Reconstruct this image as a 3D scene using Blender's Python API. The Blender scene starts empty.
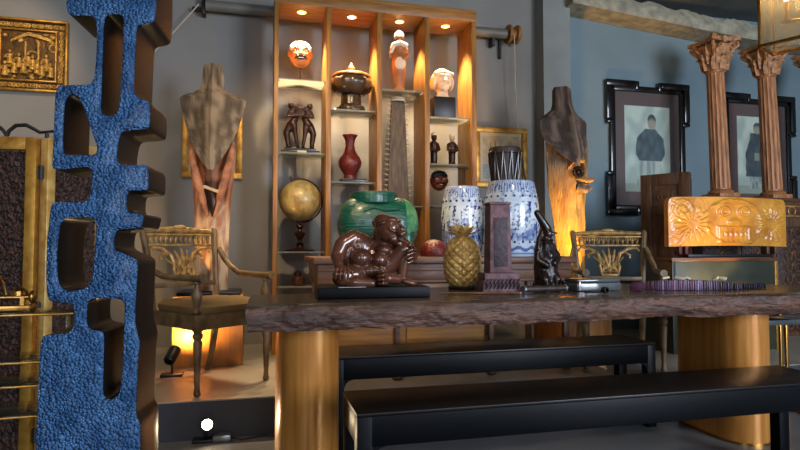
import bpy, bmesh, math, random
from mathutils import Vector, Matrix, noise, Euler
from math import sin, cos, pi, radians, sqrt, atan2, hypot
random.seed(7)
S = bpy.context.scene
COL = S.collection

# ------------------------------------------------------------ camera
YAW = radians(14.0); PITCH = radians(2.28); F = 578.0; EYE = Vector((0, 0, 1.0))
FW = Vector((sin(YAW)*cos(PITCH), cos(YAW)*cos(PITCH), sin(PITCH)))
RT = Vector((cos(YAW), -sin(YAW), 0)); UP = RT.cross(FW)
HF = Vector((sin(YAW), cos(YAW), 0))
cam = bpy.data.cameras.new('camera'); cam.sensor_width = 36; cam.lens = 36*F/800.0
cam.clip_start = .05
co = bpy.data.objects.new('camera', cam); COL.objects.link(co)
co.location = EYE; co.rotation_euler = (pi/2+PITCH, 0, -YAW)
S.camera = co
def ray(px, py): return FW + RT*((px-400)/F) + UP*((225-py)/F)
def P(px, py, d):
    r = ray(px, py); return EYE + r*(d/r.dot(HF))
def W(px, py, Y):
    r = ray(px, py); return EYE + r*(Y/r.y)
def GZ(px, py, z):
    r = ray(px, py); return EYE + r*((z-EYE.z)/r.z)

# ------------------------------------------------------------ materials
def lin(c):
    return tuple(((x/255)/12.92 if x/255 <= .04045 else ((x/255+.055)/1.055)**2.4) for x in c)
def mat(name, c, rough=.5, metal=0, var=.0, vs=8, c2=None, bump=0, bs=30, stretch=(1, 1, 1), spec=.5, coat=0, kind='noise', vcol=None, detail=4):
    m = bpy.data.materials.new(name); m.use_nodes = True
    nt = m.node_tree; N = nt.nodes; L = nt.links
    b = N['Principled BSDF']
    b.inputs['Roughness'].default_value = rough; b.inputs['Metallic'].default_value = metal
    b.inputs['Specular IOR Level'].default_value = spec
    b.inputs['Coat Weight'].default_value = coat; b.inputs['Coat Roughness'].default_value = .12
    l1 = lin(c)
    tc = N.new('ShaderNodeTexCoord'); mp = N.new('ShaderNodeMapping')
    mp.inputs['Scale'].default_value = stretch
    L.new(tc.outputs['Object'], mp.inputs['Vector'])
    if vcol:
        a = N.new('ShaderNodeVertexColor'); a.layer_name = vcol
        L.new(a.outputs['Color'], b.inputs['Base Color'])
    else:
        l2 = lin(c2) if c2 else tuple(x*(1-var) for x in l1)
        nz = N.new('ShaderNodeTexNoise'); nz.inputs['Scale'].default_value = vs; nz.inputs['Detail'].default_value = detail
        L.new(mp.outputs['Vector'], nz.inputs['Vector'])
        cr = N.new('ShaderNodeValToRGB')
        cr.color_ramp.elements[0].position = .32; cr.color_ramp.elements[0].color = (*l2, 1)
        cr.color_ramp.elements[1].position = .68; cr.color_ramp.elements[1].color = (*l1, 1)
        L.new(nz.outputs['Fac'], cr.inputs['Fac']); L.new(cr.outputs['Color'], b.inputs['Base Color'])
    if bump:
        if kind == 'voronoi':
            t = N.new('ShaderNodeTexVoronoi'); t.inputs['Scale'].default_value = bs; out = t.outputs['Distance']
        else:
            t = N.new('ShaderNodeTexNoise'); t.inputs['Scale'].default_value = bs; t.inputs['Detail'].default_value = 5; out = t.outputs['Fac']
        L.new(mp.outputs['Vector'], t.inputs['Vector'])
        bp = N.new('ShaderNodeBump'); bp.inputs['Strength'].default_value = min(1, abs(bump)); bp.inputs['Distance'].default_value = .01 if kind != 'voronoi' else .018
        bp.invert = bump < 0 or kind == 'voronoi'
        L.new(out, bp.inputs['Height']); L.new(bp.outputs['Normal'], b.inputs['Normal'])
    return m
def emis(name, c, s):
    m = bpy.data.materials.new(name); m.use_nodes = True
    b = m.node_tree.nodes['Principled BSDF']
    b.inputs['Base Color'].default_value = (*lin(c), 1)
    b.inputs['Emission Color'].default_value = (*lin(c), 1); b.inputs['Emission Strength'].default_value = s
    return m
def glass(name, tint=(235, 245, 240), diffuse=.12, gloss=.12, drough=.0):
    m = bpy.data.materials.new(name); m.use_nodes = True
    nt = m.node_tree; N = nt.nodes; L = nt.links; N.remove(N['Principled BSDF'])
    out = N['Material Output']
    tr = N.new('ShaderNodeBsdfTransparent'); tr.inputs[0].default_value = (*lin(tint), 1)
    gl = N.new('ShaderNodeBsdfGlossy'); gl.inputs['Roughness'].default_value = .05
    df = N.new('ShaderNodeBsdfDiffuse'); df.inputs[0].default_value = (*lin((235, 235, 220)), 1)
    tl = N.new('ShaderNodeBsdfTranslucent'); tl.inputs[0].default_value = (*lin((235, 235, 220)), 1)
    a0 = N.new('ShaderNodeMixShader'); a0.inputs[0].default_value = .6
    L.new(df.outputs[0], a0.inputs[1]); L.new(tl.outputs[0], a0.inputs[2])
    a = N.new('ShaderNodeMixShader'); a.inputs[0].default_value = diffuse
    L.new(tr.outputs[0], a.inputs[1]); L.new(a0.outputs[0], a.inputs[2])
    fr = N.new('ShaderNodeLayerWeight'); fr.inputs[0].default_value = gloss*2
    b = N.new('ShaderNodeMixShader')
    L.new(fr.outputs['Fresnel'], b.inputs[0]); L.new(a.outputs[0], b.inputs[1]); L.new(gl.outputs[0], b.inputs[2])
    L.new(b.outputs[0], out.inputs[0])
    return m

M = {}
M['wall'] = mat('slate_plaster', (146, 144, 138), .8, var=.14, vs=2.2, bump=.12, bs=25)
M['wall2'] = mat('blue_slate_plaster', (118, 140, 148), .75, var=.16, vs=1.8, bump=.12, bs=25)
M['pillar'] = mat('grey_paint', (142, 146, 140), .7, var=.15, vs=4, bump=.15, bs=20)
M['ceil'] = mat('dark_ceiling_paint', (96, 102, 102), .85, var=.2, vs=3)
M['floor'] = mat('polished_concrete', (118, 120, 122), .32, var=.3, vs=3, bump=.05, bs=14, detail=8)
M['plat'] = mat('pale_concrete', (182, 174, 158), .38, var=.2, vs=4, detail=8, bump=.04, bs=14)
M['riser'] = mat('riser_paint', (58, 60, 66), .5, var=.2, vs=5)
M['beam'] = mat('rough_plaster', (176, 170, 146), .9, c2=(132, 128, 112), vs=12, bump=.9, bs=22)
M['pipe'] = mat('pipe_grey', (122, 118, 106), .45, var=.15, vs=6)
M['oak'] = mat('honey_wood', (176, 124, 60), .42, c2=(130, 86, 38), vs=7, stretch=(6, 6, .6), bump=.06, bs=40)
M['oakh'] = mat('honey_wood_across', (176, 124, 60), .42, c2=(130, 86, 38), vs=7, stretch=(.6, 6, 6), bump=.06, bs=40)
M['plinthwood'] = mat('pale_plinth_wood', (196, 136, 72), .45, c2=(160, 104, 50), vs=5, stretch=(6, 6, .7))
M['brown'] = mat('dark_brown_wood', (112, 72, 46), .4, c2=(70, 44, 28), vs=6, stretch=(1, 8, 8), bump=.08, bs=30)
M['brownv'] = mat('dark_brown_wood_upright', (112, 78, 52), .42, c2=(66, 45, 31), vs=6, stretch=(8, 8, .8), bump=.08, bs=30)
M['slab'] = mat('slab_wood', (112, 78, 62), .5, c2=(58, 40, 33), vs=5, stretch=(.8, 4, 5), bump=.8, bs=24, detail=8)
M['slabtop'] = mat('slab_top_wood', (104, 88, 70), .22, c2=(62, 48, 38), vs=4, stretch=(.6, 6, 1), detail=7)
M['black'] = mat('black_lacquer', (12, 13, 16), .28, var=.3, vs=6)
M['benchtop'] = mat('black_stained_wood', (27, 23, 20), .36, c2=(15, 13, 12), vs=6, stretch=(.7, 6, 1), bump=.08, bs=30, spec=.3)
M['benchside'] = mat('blue_black_lacquer', (5, 7, 11), .42, var=.2, vs=6, spec=.12)
M['blacksatin'] = mat('black_satin', (18, 18, 19), .4, var=.2, vs=8)
M['brass'] = mat('brass', (206, 158, 84), .28, 1, c2=(176, 124, 58), vs=5, stretch=(6, 6, .5))
M['brassleg'] = mat('brushed_brass', (208, 144, 68), .28, .25, c2=(178, 112, 46), vs=5, stretch=(7, 7, .5))
M['gold'] = mat('gilt', (220, 166, 62), .34, .75, c2=(130, 84, 22), vs=22, bump=.5, bs=60)
M['goldframe'] = mat('gilt_frame', (206, 158, 66), .4, .55, c2=(156, 108, 38), vs=18, bump=.15, bs=40)
M['goldpale'] = mat('pale_gilt', (226, 196, 124), .45, .4, c2=(190, 146, 70), vs=22, bump=.15, bs=40)
M['goldrelief'] = mat('gilt_relief', (232, 182, 84), .4, .2, c2=(150, 104, 40), vs=30, bump=.4, bs=80)
M['carvedark'] = mat('carved_dark_panel', (76, 46, 34), .5, c2=(28, 17, 13), vs=40, bump=1.0, bs=45)
M['blue'] = mat('hammered_blue', (96, 146, 200), .34, .2, c2=(58, 100, 152), vs=16, bump=1, bs=125, kind='voronoi', coat=.2)
M['bluebody'] = mat('dark_burnished_wood', (30, 24, 21), .4, c2=(16, 13, 12), vs=6, stretch=(3, 3, .7), spec=.35)
M['weather'] = mat('weathered_wood', (150, 128, 108), .75, c2=(74, 60, 50), vs=7, stretch=(5, 5, .8), bump=.6, bs=16)
M['bronze'] = mat('polished_bronze', (112, 68, 48), .24, .2, c2=(80, 46, 32), vs=6, coat=.6)
M['bronze2'] = mat('dark_bronze', (74, 46, 32), .3, .5, c2=(36, 22, 16), vs=14)
M['darkwood'] = mat('ebony', (40, 24, 20), .28, c2=(20, 13, 12), vs=12, coat=.2)
M['brasscast'] = mat('cast_brass', (242, 202, 122), .3, .25, c2=(184, 138, 70), vs=24, bump=.5, bs=60)
M['leafgold'] = mat('leaf_brass', (255, 226, 150), .4, .05, c2=(190, 140, 64), vs=20)
M['purple'] = mat('purple_stone', (122, 86, 90), .6, c2=(74, 50, 56), vs=26, bump=.5, bs=50)
M['purplei'] = mat('purple_stone_inlay', (66, 44, 56), .55, c2=(42, 28, 36), vs=26, bump=.5, bs=50)
M['amber'] = mat('amber_wood', (228, 164, 62), .34, c2=(184, 116, 34), vs=7, coat=.3, bump=.12, bs=40)
M['colwood'] = mat('carved_red_wood', (194, 132, 82), .45, c2=(132, 84, 50), vs=8, stretch=(7, 7, .8), bump=.15, bs=25)
M['capwood'] = mat('carved_capital_wood', (204, 150, 100), .6, c2=(126, 84, 54), vs=26, bump=.7, bs=45)
M['greenglaze'] = mat('green_glaze', (22, 92, 70), .28, c2=(8, 54, 44), vs=14, coat=.3, bump=.5, bs=16, stretch=(.6, .6, 7))
M['greenpale'] = mat('pale_green_glaze', (96, 150, 96), .2, c2=(40, 112, 78), vs=18, coat=.5)
M['plinthgreen'] = mat('dark_olive_lacquer', (62, 66, 50), .4, c2=(40, 44, 34), vs=5)
M['mat'] = mat('purple_brown_mount', (112, 80, 84), .5, var=.15, vs=6)
M['chairwood'] = mat('antiqued_wood', (132, 108, 74), .45, c2=(84, 66, 42), vs=14, bump=.15, bs=40)
M['chairgilt'] = mat('antiqued_gilt', (196, 156, 88), .4, .25, c2=(116, 88, 50), vs=24, bump=.3, bs=60)
M['velvet'] = mat('brown_velvet', (122, 98, 58), .85, var=.22, vs=9)
M['iron'] = mat('black_iron', (26, 25, 24), .5)
M['red'] = mat('red_lacquer', (120, 38, 30), .32, c2=(70, 20, 18), vs=26, bump=.7, bs=70)
M['globe_'] = mat('gilded_globe', (190, 158, 92), .34, .5, c2=(138, 106, 54), vs=5, detail=6)
M['bowl'] = mat('dark_marble', (92, 72, 50), .2, c2=(44, 33, 24), vs=9, coat=.3)
M['bowlrim'] = mat('gilded_rim', (220, 170, 100), .35, .4, c2=(150, 96, 50), vs=30)
M['saw'] = mat('aged_rostrum', (110, 88, 60), .6, c2=(66, 50, 34), vs=9, stretch=(5, 5, 1), bump=.3, bs=30)
M['tooth'] = mat('bone_tooth', (198, 178, 138), .5, var=.2, vs=20)
M['ivory'] = mat('white_stone', (224, 208, 178), .5, var=.14, vs=14)
M['orangewood'] = mat('orange_wood', (190, 126, 70), .45, c2=(140, 82, 42), vs=9)
M['maskwhite'] = mat('white_paint', (236, 222, 196), .5, var=.08, vs=14)
M['maskblack'] = mat('black_paint', (20, 15, 13), .5)
M['redmask'] = mat('red_brown_paint', (128, 58, 38), .4, c2=(84, 32, 22), vs=12)
M['jar'] = mat('brown_glaze', (88, 54, 32), .3, c2=(52, 30, 20), vs=14)
M['drum'] = mat('dark_drum_wood', (62, 46, 36), .5, c2=(34, 25, 20), vs=10, stretch=(4, 4, 1), bump=.3, bs=25)
M['steel'] = mat('brushed_steel', (150, 154, 156), .3, .8, var=.15, vs=8)
M['greybox'] = mat('grey_glass_box', (86, 92, 94), .15, c2=(60, 66, 70), vs=5, coat=.5)
M['paper'] = mat('cream_paper', (214, 200, 168), .7, var=.1, vs=10)
M['painted'] = mat('painted_surface', (200, 200, 200), .45, vcol='Col')
M['paintedp'] = mat('printed_paper', (200, 200, 200), .35, vcol='Col', coat=.25)
M['porc'] = mat('painted_porcelain', (200, 200, 200), .16, vcol='Col', coat=.4)
M['totem'] = mat('painted_weathered_wood', (200, 200, 200), .7, vcol='Col', bump=.7, bs=18, stretch=(4, 4, .9))
M['blackframe'] = mat('black_frame_lacquer', (26, 23, 22), .22, c2=(14, 13, 13), vs=12, coat=.4)
M['white'] = mat('white_plastic', (230, 230, 226), .4)
M['glassshelf'] = glass('shelf_glass', diffuse=.5)
M['glassclear'] = glass('clear_glass', (246, 250, 248), .05, .1)
M['lampglass'] = glass('lantern_glass', (250, 248, 242), .26, .14)
M['rackglass'] = glass('console_glass', (232, 236, 222), .08, .14)
M['bulb'] = emis('lamp_bulb', (255, 214, 150), 14)
M['down'] = emis('downlight_lens', (255, 196, 120), 9)
M['hot'] = emis('spotlight_lens', (255, 232, 190), 60)
M['winframe'] = mat('window_frame_paint', (60, 62, 64), .5)
PUR = [mat('slat_'+n, c, .45, var=.25, vs=20) for n, c in (('plum', (78, 36, 58)), ('violet', (98, 72, 108)), ('rose', (124, 58, 84)), ('lilac', (150, 130, 160)), ('ink', (38, 30, 44)))]

# ------------------------------------------------------------ mesh builder
def rotm(rx=0, ry=0, rz=0): return Euler((rx, ry, rz)).to_matrix()
class MB:
    def __init__(s): s.bm = bmesh.new()
    def box(s, c, d, r=(0, 0, 0), bev=0, seg=2, taper=None):
        R = rotm(*r); c = Vector(c)
        vs = []
        for z in (-.5, .5):
            for x, y in ((-.5, -.5), (.5, -.5), (.5, .5), (-.5, .5)):
                k = taper if (taper and z > 0) else 1
                vs.append(s.bm.verts.new(c + R @ Vector((x*d[0]*k, y*d[1]*k, z*d[2]))))
        fs = [(3, 2, 1, 0), (4, 5, 6, 7), (0, 1, 5, 4), (1, 2, 6, 5), (2, 3, 7, 6), (3, 0, 4, 7)]
        faces = [s.bm.faces.new([vs[i] for i in f]) for f in fs]
        if bev:
            es = list({e for f in faces for e in f.edges})
            bmesh.ops.bevel(s.bm, geom=es, offset=bev, segments=seg, affect='EDGES', profile=.5)
        return s
    def ell(s, c, r, rot=(0, 0, 0), u=26, v=16):
        if not hasattr(r, '__len__'): r = (r, r, r)
        mtx = Matrix.Translation(Vector(c)) @ rotm(*rot).to_4x4() @ Matrix.Diagonal((*r, 1))
        bmesh.ops.create_uvsphere(s.bm, u_segments=u, v_segments=v, radius=1, matrix=mtx); return s
    def ring(s, pts):
        return [s.bm.verts.new(p) for p in pts]
    def skin(s, rings, cap=True, closed=True):
        rs = [s.ring(r) for r in rings]; n = len(rs[0])
        for a, b in zip(rs, rs[1:]):
            for i in range(n if closed else n-1):
                j = (i+1) % n
                s.bm.faces.new((a[i], a[j], b[j], b[i]))
        if cap:
            s.bm.faces.new(list(reversed(rs[0]))); s.bm.faces.new(rs[-1])
        return rs
    def lathe(s, prof, c=(0, 0, 0), seg=24, rot=None, fn=None, cap=True):
        c = Vector(c); R = rotm(*rot) if rot else None
        rings = []
        for r, z in prof:
            ps = []
            for i in range(seg):
                t = 2*pi*i/seg; rr = max(r, .0004)
                if fn: rr = fn(rr, t, z)
                p = Vector((rr*cos(t), rr*sin(t), z))
                ps.append(c + (R @ p if R else p))
            rings.append(ps)
        s.skin(rings, cap); return s
    def tube(s, pts, r, seg=8, flat=None, cap=True):
        pts = [Vector(p) for p in pts]; n = len(pts)
        rr = r if hasattr(r, '__len__') else [r]*n
        rings = []; up = None
        for i in range(n):
            t = (pts[min(i+1, n-1)] - pts[max(i-1, 0)]).normalized()
            if up is None:
                up = Vector((0, 0, 1)) if abs(t.z) < .9 else Vector((0, 1, 0))
            a = t.cross(up).normalized(); b = a.cross(t).normalized(); up = b
            k = flat or 1
            rings.append([pts[i] + (a*cos(2*pi*j/seg) + b*sin(2*pi*j/seg)*k)*rr[i] for j in range(seg)])
        s.skin(rings, cap); return s
    def cap(s, p0, p1, r0, r1=None, seg=12):
        r1 = r0 if r1 is None else r1
        p0 = Vector(p0); p1 = Vector(p1); d = (p1-p0); L = d.length; t = d/L if L else Vector((0, 0, 1))
        pts = []; rr = []
        for k in (1, .8, .5): pts.append(p0 - t*r0*k*.98); rr.append(r0*sqrt(max(1-k*k, .0004)))
        pts.append(p0); rr.append(r0); pts.append(p1); rr.append(r1)
        for k in (.5, .8, 1): pts.append(p1 + t*r1*k*.98); rr.append(r1*sqrt(max(1-k*k, .0004)))
        return s.tube(pts, rr, seg)
    def limb(s, pts, rs, seg=22):
        for a, b, r0, r1 in zip(pts, pts[1:], rs, rs[1:]): s.cap(a, b, r0, r1, seg)
        return s
    def prism(s, poly, y0, y1, axis='y'):
        def mk(p, y):
            return (p[0], y, p[1]) if axis == 'y' else ((p[0], p[1], y) if axis == 'z' else (y, p[0], p[1]))
        a = [s.bm.verts.new(mk(p, y0)) for p in poly]; b = [s.bm.verts.new(mk(p, y1)) for p in poly]
        n = len(poly)
        s.bm.faces.new(a); s.bm.faces.new(list(reversed(b)))
        for i in range(n):
            j = (i+1) % n; s.bm.faces.new((a[j], a[i], b[i], b[j]))
        return s
    def torus(s, c, R, r, rot=(0, 0, 0), seg=24, ms=8, a0=0, a1=2*pi):
        Rm = rotm(*rot); c = Vector(c); full = abs(a1-a0-2*pi) < 1e-6
        n = seg; rings = []
        for i in range(n if full else n+1):
            t = a0+(a1-a0)*i/n
            rings.append([c+Rm @ Vector(((R+r*cos(2*pi*j/ms))*cos(t), (R+r*cos(2*pi*j/ms))*sin(t), r*sin(2*pi*j/ms))) for j in range(ms)])
        if full: rings.append(rings[0])
        s.skin(rings, not full); 
        if full: bmesh.ops.remove_doubles(s.bm, verts=s.bm.verts, dist=1e-7)
        return s
    def mesh(s, name, smooth=True):
        bmesh.ops.recalc_face_normals(s.bm, faces=s.bm.faces)
        me = bpy.data.meshes.new(name); s.bm.to_mesh(me); s.bm.free()
        if smooth:
            for p in me.polygons: p.use_smooth = True
            try: me.set_sharp_from_angle(angle=radians(38))
            except Exception: pass
        return me
def link(name, me, m, parent=None):
    o = bpy.data.objects.new(name, me); COL.objects.link(o)
    if m: me.materials.clear(); me.materials.append(m)
    if parent: o.parent = parent
    return o
def part(name, mb, m, parent=None, smooth=True):
    return link(name, mb.mesh(name, smooth), m, parent)
def evalmesh(o, name):
    dg = bpy.context.evaluated_depsgraph_get(); dg.update()
    me = bpy.data.meshes.new_from_object(o.evaluated_get(dg)); me.name = name
    bpy.data.objects.remove(o, do_unlink=True); return me
def sculpt(name, mb, m, parent=None, vox=.006, it=4, fac=.5, place=None):
    me = mb.mesh(name+'_raw'); o = bpy.data.objects.new('tmp', me); COL.objects.link(o)
    r = o.modifiers.new('r', 'REMESH'); r.mode = 'VOXEL'; r.voxel_size = vox; r.use_smooth_shade = True
    if it:
        sm = o.modifiers.new('s', 'SMOOTH'); sm.iterations = it; sm.factor = fac
    me2 = evalmesh(o, name)
    for p in me2.polygons: p.use_smooth = True
    return link(name, me2, m, parent)
def tag(o, label=None, cat=None, group=None, kind=None):
    if label: o['label'] = label
    if cat: o['category'] = cat
    if group: o['group'] = group
    if kind: o['kind'] = kind
    return o
def thing(name, label, cat, loc=(0, 0, 0), rz=0, group=None, rot=None):
    o = bpy.data.objects.new(name, None); COL.objects.link(o); o.empty_display_size = .05
    o.location = loc; o.rotation_euler = rot or (0, 0, rz)
    return tag(o, label, cat, group)
def struct(name, mb, m, smooth=False): return tag(part(name, mb, m, None, smooth), kind='structure')
def copy_tree(o, parent=None):
    c = o.copy(); COL.objects.link(c); c.parent = parent
    for ch in list(o.children): copy_tree(ch, c)
    return c
def paint(me, fn, layer='Col'):
    ca = me.color_attributes.new(layer, 'FLOAT_COLOR', 'POINT')
    for i, v in enumerate(me.vertices): ca.data[i].color = (*lin(fn(v.co)), 1)
def grid(name, w, h, nx, ny, colfn=None, hfn=None, m=None, parent=None, thick=0):
    """upright panel in local XZ facing -Y; (u, v) run 0..1 left-right, bottom-top"""
    bm = bmesh.new(); vs = []
    for j in range(ny+1):
        for i in range(nx+1):
            u = i/nx; v = j/ny
            vs.append(bm.verts.new(((u-.5)*w, -(hfn(u, v) if hfn else 0), v*h)))
    for j in range(ny):
        for i in range(nx):
            a = j*(nx+1)+i; bm.faces.new((vs[a], vs[a+1], vs[a+nx+2], vs[a+nx+1]))
    if thick:
        ring = [i for i in range(nx+1)] + [(nx+1)*j+nx for j in range(1, ny+1)] + [(nx+1)*ny+i for i in range(nx-1, -1, -1)] + [(nx+1)*j for j in range(ny-1, 0, -1)]
        back = [bm.verts.new((vs[i].co.x, thick, vs[i].co.z)) for i in ring]; n = len(ring)
        for k in range(n):
            l = (k+1) % n; bm.faces.new((vs[ring[l]], vs[ring[k]], back[k], back[l]))
        bm.faces.new(list(reversed(back)))
    me = bpy.data.meshes.new(name); bm.to_mesh(me); bm.free()
    if colfn:
        paint(me, lambda c: colfn(c.x/w+.5, c.z/h))
    for p in me.polygons: p.use_smooth = hfn is not None
    if thick and hfn: me.set_sharp_from_angle(angle=radians(60))
    return link(name, me, m, parent)
def mixc(a, b, t):
    t = max(0, min(1, t)); return tuple(a[i]*(1-t)+b[i]*t for i in range(3))
def sm(a, b, x):
    t = max(0, min(1, (x-a)/(b-a))) if b != a else float(x > a); return t*t*(3-2*t)
def nz(x, y, z=0): return noise.noise(Vector((x, y, z)))
def spot(name, loc, target, power, size=60, blend=.5, color=(255, 190, 110), r=.03):
    l = bpy.data.lights.new(name, 'SPOT'); l.energy = power; l.spot_size = radians(size); l.spot_blend = blend
    l.color = lin(color); l.shadow_soft_size = r
    o = bpy.data.objects.new(name, l); COL.objects.link(o); o.location = loc
    o.rotation_euler = (Vector(target)-Vector(loc)).to_track_quat('-Z', 'Y').to_euler()
    return o
def point(name, loc, power, color=(255, 200, 130), r=.04):
    l = bpy.data.lights.new(name, 'POINT'); l.energy = power; l.color = lin(color); l.shadow_soft_size = r
    o = bpy.data.objects.new(name, l); COL.objects.link(o); o.location = loc; return o
def area(name, loc, target, sx, sy, power, color):
    l = bpy.data.lights.new(name, 'AREA'); l.shape = 'RECTANGLE'; l.size = sx; l.size_y = sy; l.energy = power; l.color = lin(color)
    o = bpy.data.objects.new(name, l); COL.objects.link(o); o.location = loc
    o.rotation_euler = (Vector(target)-Vector(loc)).to_track_quat('-Z', 'Y').to_euler(); return o
# ------------------------------------------------------------ light levels
DOWNW = 120; LANTW = 7; UPL = 36; GLARE = 14; UPR = 110; EXPO = 0.3
DAY = (45, 50, 340)
PANEL = ((3.38, 3.37, .62), (3.36, 3.86, 1.16), 20, 80, .5)
ADDED_SPOTS = (((.2, 2.2, 3.28), (.75, 4.9, 1.0), 150, 60, (255, 218, 172)), ((-1.0, 2.0, 3.28), (-.3, 4.4, .6), 70, 70, (255, 218, 172)), ((-1.5, 2.6, 3.28), (-2.0, 5, 2.35), 110, 34, (255, 218, 172)), ((.9, .6, 3.28), (1.15, 2.8, .9), 58, 46, (255, 232, 205)))  # unseen ceiling spots, added to lift shelves, left wall and tabletop
# ============================================================ ROOM
PF = .2; PY = 3.22; WY = 5.0; CZ = 3.42
XL, XR, YB = -2.8, 6.6, -3.2
struct('floor', MB().box(((XL+XR)/2, (YB+PY)/2, -.05), (XR-XL, PY-YB, .1)), M['floor'])
struct('floor_platform', MB().box(((XL+XR)/2, (PY+WY)/2+.006, .1), (XR-XL, WY-PY-.012, .2)), M['plat'])
struct('trim_riser', MB().box(((XL+XR)/2, PY+.002, .098), (XR-XL, .008, .196)), M['riser'])
struct('ceiling', MB().box(((XL+XR)/2, (YB+WY)/2, CZ+.05), (XR-XL, WY-YB, .1)), M['ceil'])
px0 = W(544, 100, 4.84).x; px1 = W(571, 100, 4.84).x
struct('wall_back', MB().box(((XL+px1)/2, WY+.05, CZ/2), (px1-XL, .1, CZ)), M['wall'])
struct('wall_back_right', MB().box(((XR+px1)/2, WY+.05, CZ/2), (XR-px1, .1, CZ)), M['wall2'])
struct('wall_left', MB().box((XL-.05, (YB+WY)/2, CZ/2), (.1, WY-YB, CZ)), M['wall'])
struct('wall_right', MB().box((XR+.05, (YB+WY)/2, CZ/2), (.1, WY-YB, CZ)), M['wall2'])
struct('wall_pillar', MB().box(((px0+px1)/2, 4.92, PF+(CZ-PF)/2), (px1-px0, .16, CZ-PF)), M['pillar'])
# front wall behind the camera: three tall window openings
wins = [(-1.6, 1.5), (1.2, 1.7), (4.4, 2.4)]
fw = MB(); x = XL
for cx, w in wins:
    fw.box(((x+cx-w/2)/2, YB-.05, CZ/2), (cx-w/2-x, .1, CZ)); x = cx+w/2
    fw.box((cx, YB-.05, .3), (w, .1, .6)); fw.box((cx, YB-.05, (3.0+CZ)/2), (w, .1, CZ-3.0))
fw.box(((x+XR)/2, YB-.05, CZ/2), (XR-x, .1, CZ))
struct('wall_front', fw, M['wall'])
for i, (cx, w) in enumerate(wins):
    f = MB()
    for dx in (-w/2+.03, 0, w/2-.03): f.box((cx+dx, YB-.05, 1.8), (.05, .06, 2.4))
    for z in (.63, 1.8, 2.97): f.box((cx, YB-.05, z), (w, .06, .05))
    struct('window_%d' % (i+1), f, M['winframe'])
# rough concrete beam along the right-hand wall
b = MB(); rings = []
xb0, xb1 = px1-.04, XR; NB = 90
for i in range(NB+1):
    xx = xb0+(xb1-xb0)*i/NB; q = nz(xx*5, 1.3)*.04 + nz(xx*17, 3.3)*.02
    dz = .17*max(0, 1-(xx-xb0)/2.0)
    rings.append([(xx, 4.72+nz(xx*6, 9)*.012, 3.10+nz(xx*3, 4)*.012), (xx, 4.995, 3.10), (xx, 4.995, 3.33), (xx, 4.86+q*.6, 3.29+q), (xx, 4.76+q*.5, 3.27+q*1.3), (xx, 4.715+nz(xx*9, 2)*.012, 3.18)])
    rings[-1] = [(p_[0], p_[1], p_[2]+dz) for p_ in rings[-1]]
b.skin(rings); struct('trim_beam', b, M['beam'], True)

# ============================================================ PIPE AND PULLEY ON THE WALL
pa = W(206, 0, 4.9); pb = W(506, 30, 4.9); zp = 2.985
t = thing('pipe_rail', 'long grey pipe fixed along the wall above the display shelves', 'pipe', (pa.x, 4.9, zp))
part('pipe', MB().lathe([(.045, 0), (.045, pb.x-pa.x)], rot=(0, pi/2, 0)), M['pipe'], t)
part('bracket', MB().box((-.02, .049, 0), (.03, .098, .14), bev=.004).box((-.05, .05, -.02), (.12, .03, .03)), M['iron'], t)
part('bracket', MB().box((pb.x-pa.x-.12, .049, -.03), (.03, .098, .16), bev=.004).box((pb.x-pa.x-.03, .075, -.12), (.02, .03, .18)), M['iron'], t)
t = thing('pulley', 'wooden pulley wheel at the end of the grey wall pipe', 'pulley', (pb.x+.012, 4.9, zp))
pr = [(.02, 0), (.085, 0), (.09, .012), (.085, .025), (.05, .035), (.05, .07), (.085, .08), (.09, .093), (.085, .105), (.02, .105)]
part('wheel', MB().lathe(pr, rot=(0, pi/2, 0), seg=28), M['oak'], t)
part('axle', MB().lathe([(.018, 0), (.018, .14)], rot=(0, pi/2, 0), seg=10), M['iron'], t)
q0 = (pb.x+.06, 4.85, zp-.03)
tag(part('pull_cord', MB().tube([q0, (pb.x+.07, 4.86, 2.5), (pb.x+.12, 4.9, 2.0), (pb.x+.16, 4.93, 1.4), (pb.x+.15, 4.95, .9)], .005, 6), M['paper']), 'thin pale cord hanging from the wooden pulley down the wall', 'cord')
c0 = W(199, 4, 4.86); c1 = W(150, 56, 4.92)
tag(part('hanging_wire', MB().tube([c0, (c0+c1)/2+Vector((0, 0, -.01)), c1, W(104, 102, 4.985)], .005, 6), M['paper']), 'thin slanting pale wire running down from the left pipe bracket', 'wire')

# ============================================================ DISPLAY SHELVES
SF, SB = 4.45, 4.80
edges = [(273.5, 278), (326, 331), (377, 382), (425, 430), (472, 477)]
t = thing('display_shelf', 'tall honey wood display shelf with four lit bays and glass shelves', 'shelf', (0, 0, 0))
ux = []
for a, c in edges:
    x0 = W(a, 140, SF).x; x1 = W(c, 140, SF).x; ux.append((x0, x1))
    part('upright', MB().box(((x0+x1)/2, (SF+SB)/2, PF+(2.88-PF)/2), (x1-x0, SB-SF, 2.88-PF), bev=.003), M['oak'], t)
XA, XB = ux[0][0], ux[-1][1]
part('top_board', MB().box(((XA+XB)/2, (SF+SB)/2, 2.93), (XB-XA, SB-SF, .098), bev=.003), M['oakh'], t)
part('bottom_board', MB().box(((XA+XB)/2, (SF+SB)/2, PF+.04), (XB-XA-.01, SB-SF-.02, .08)), M['oakh'], t)
bays = [(ux[i][1], ux[i+1][0]) for i in range(4)]
def shz(px, py): return W(px, py, SF).z
shelf_z = [[shz(300, 77), shz(300, 151), shz(300, 251.5), shz(300, 287)], [shz(355, 108), shz(355, 181), shz(355, 252)], [shz(405, 88), shz(405, 205)], [shz(455, 116), shz(455, 163), shz(455, 205)]]
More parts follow.
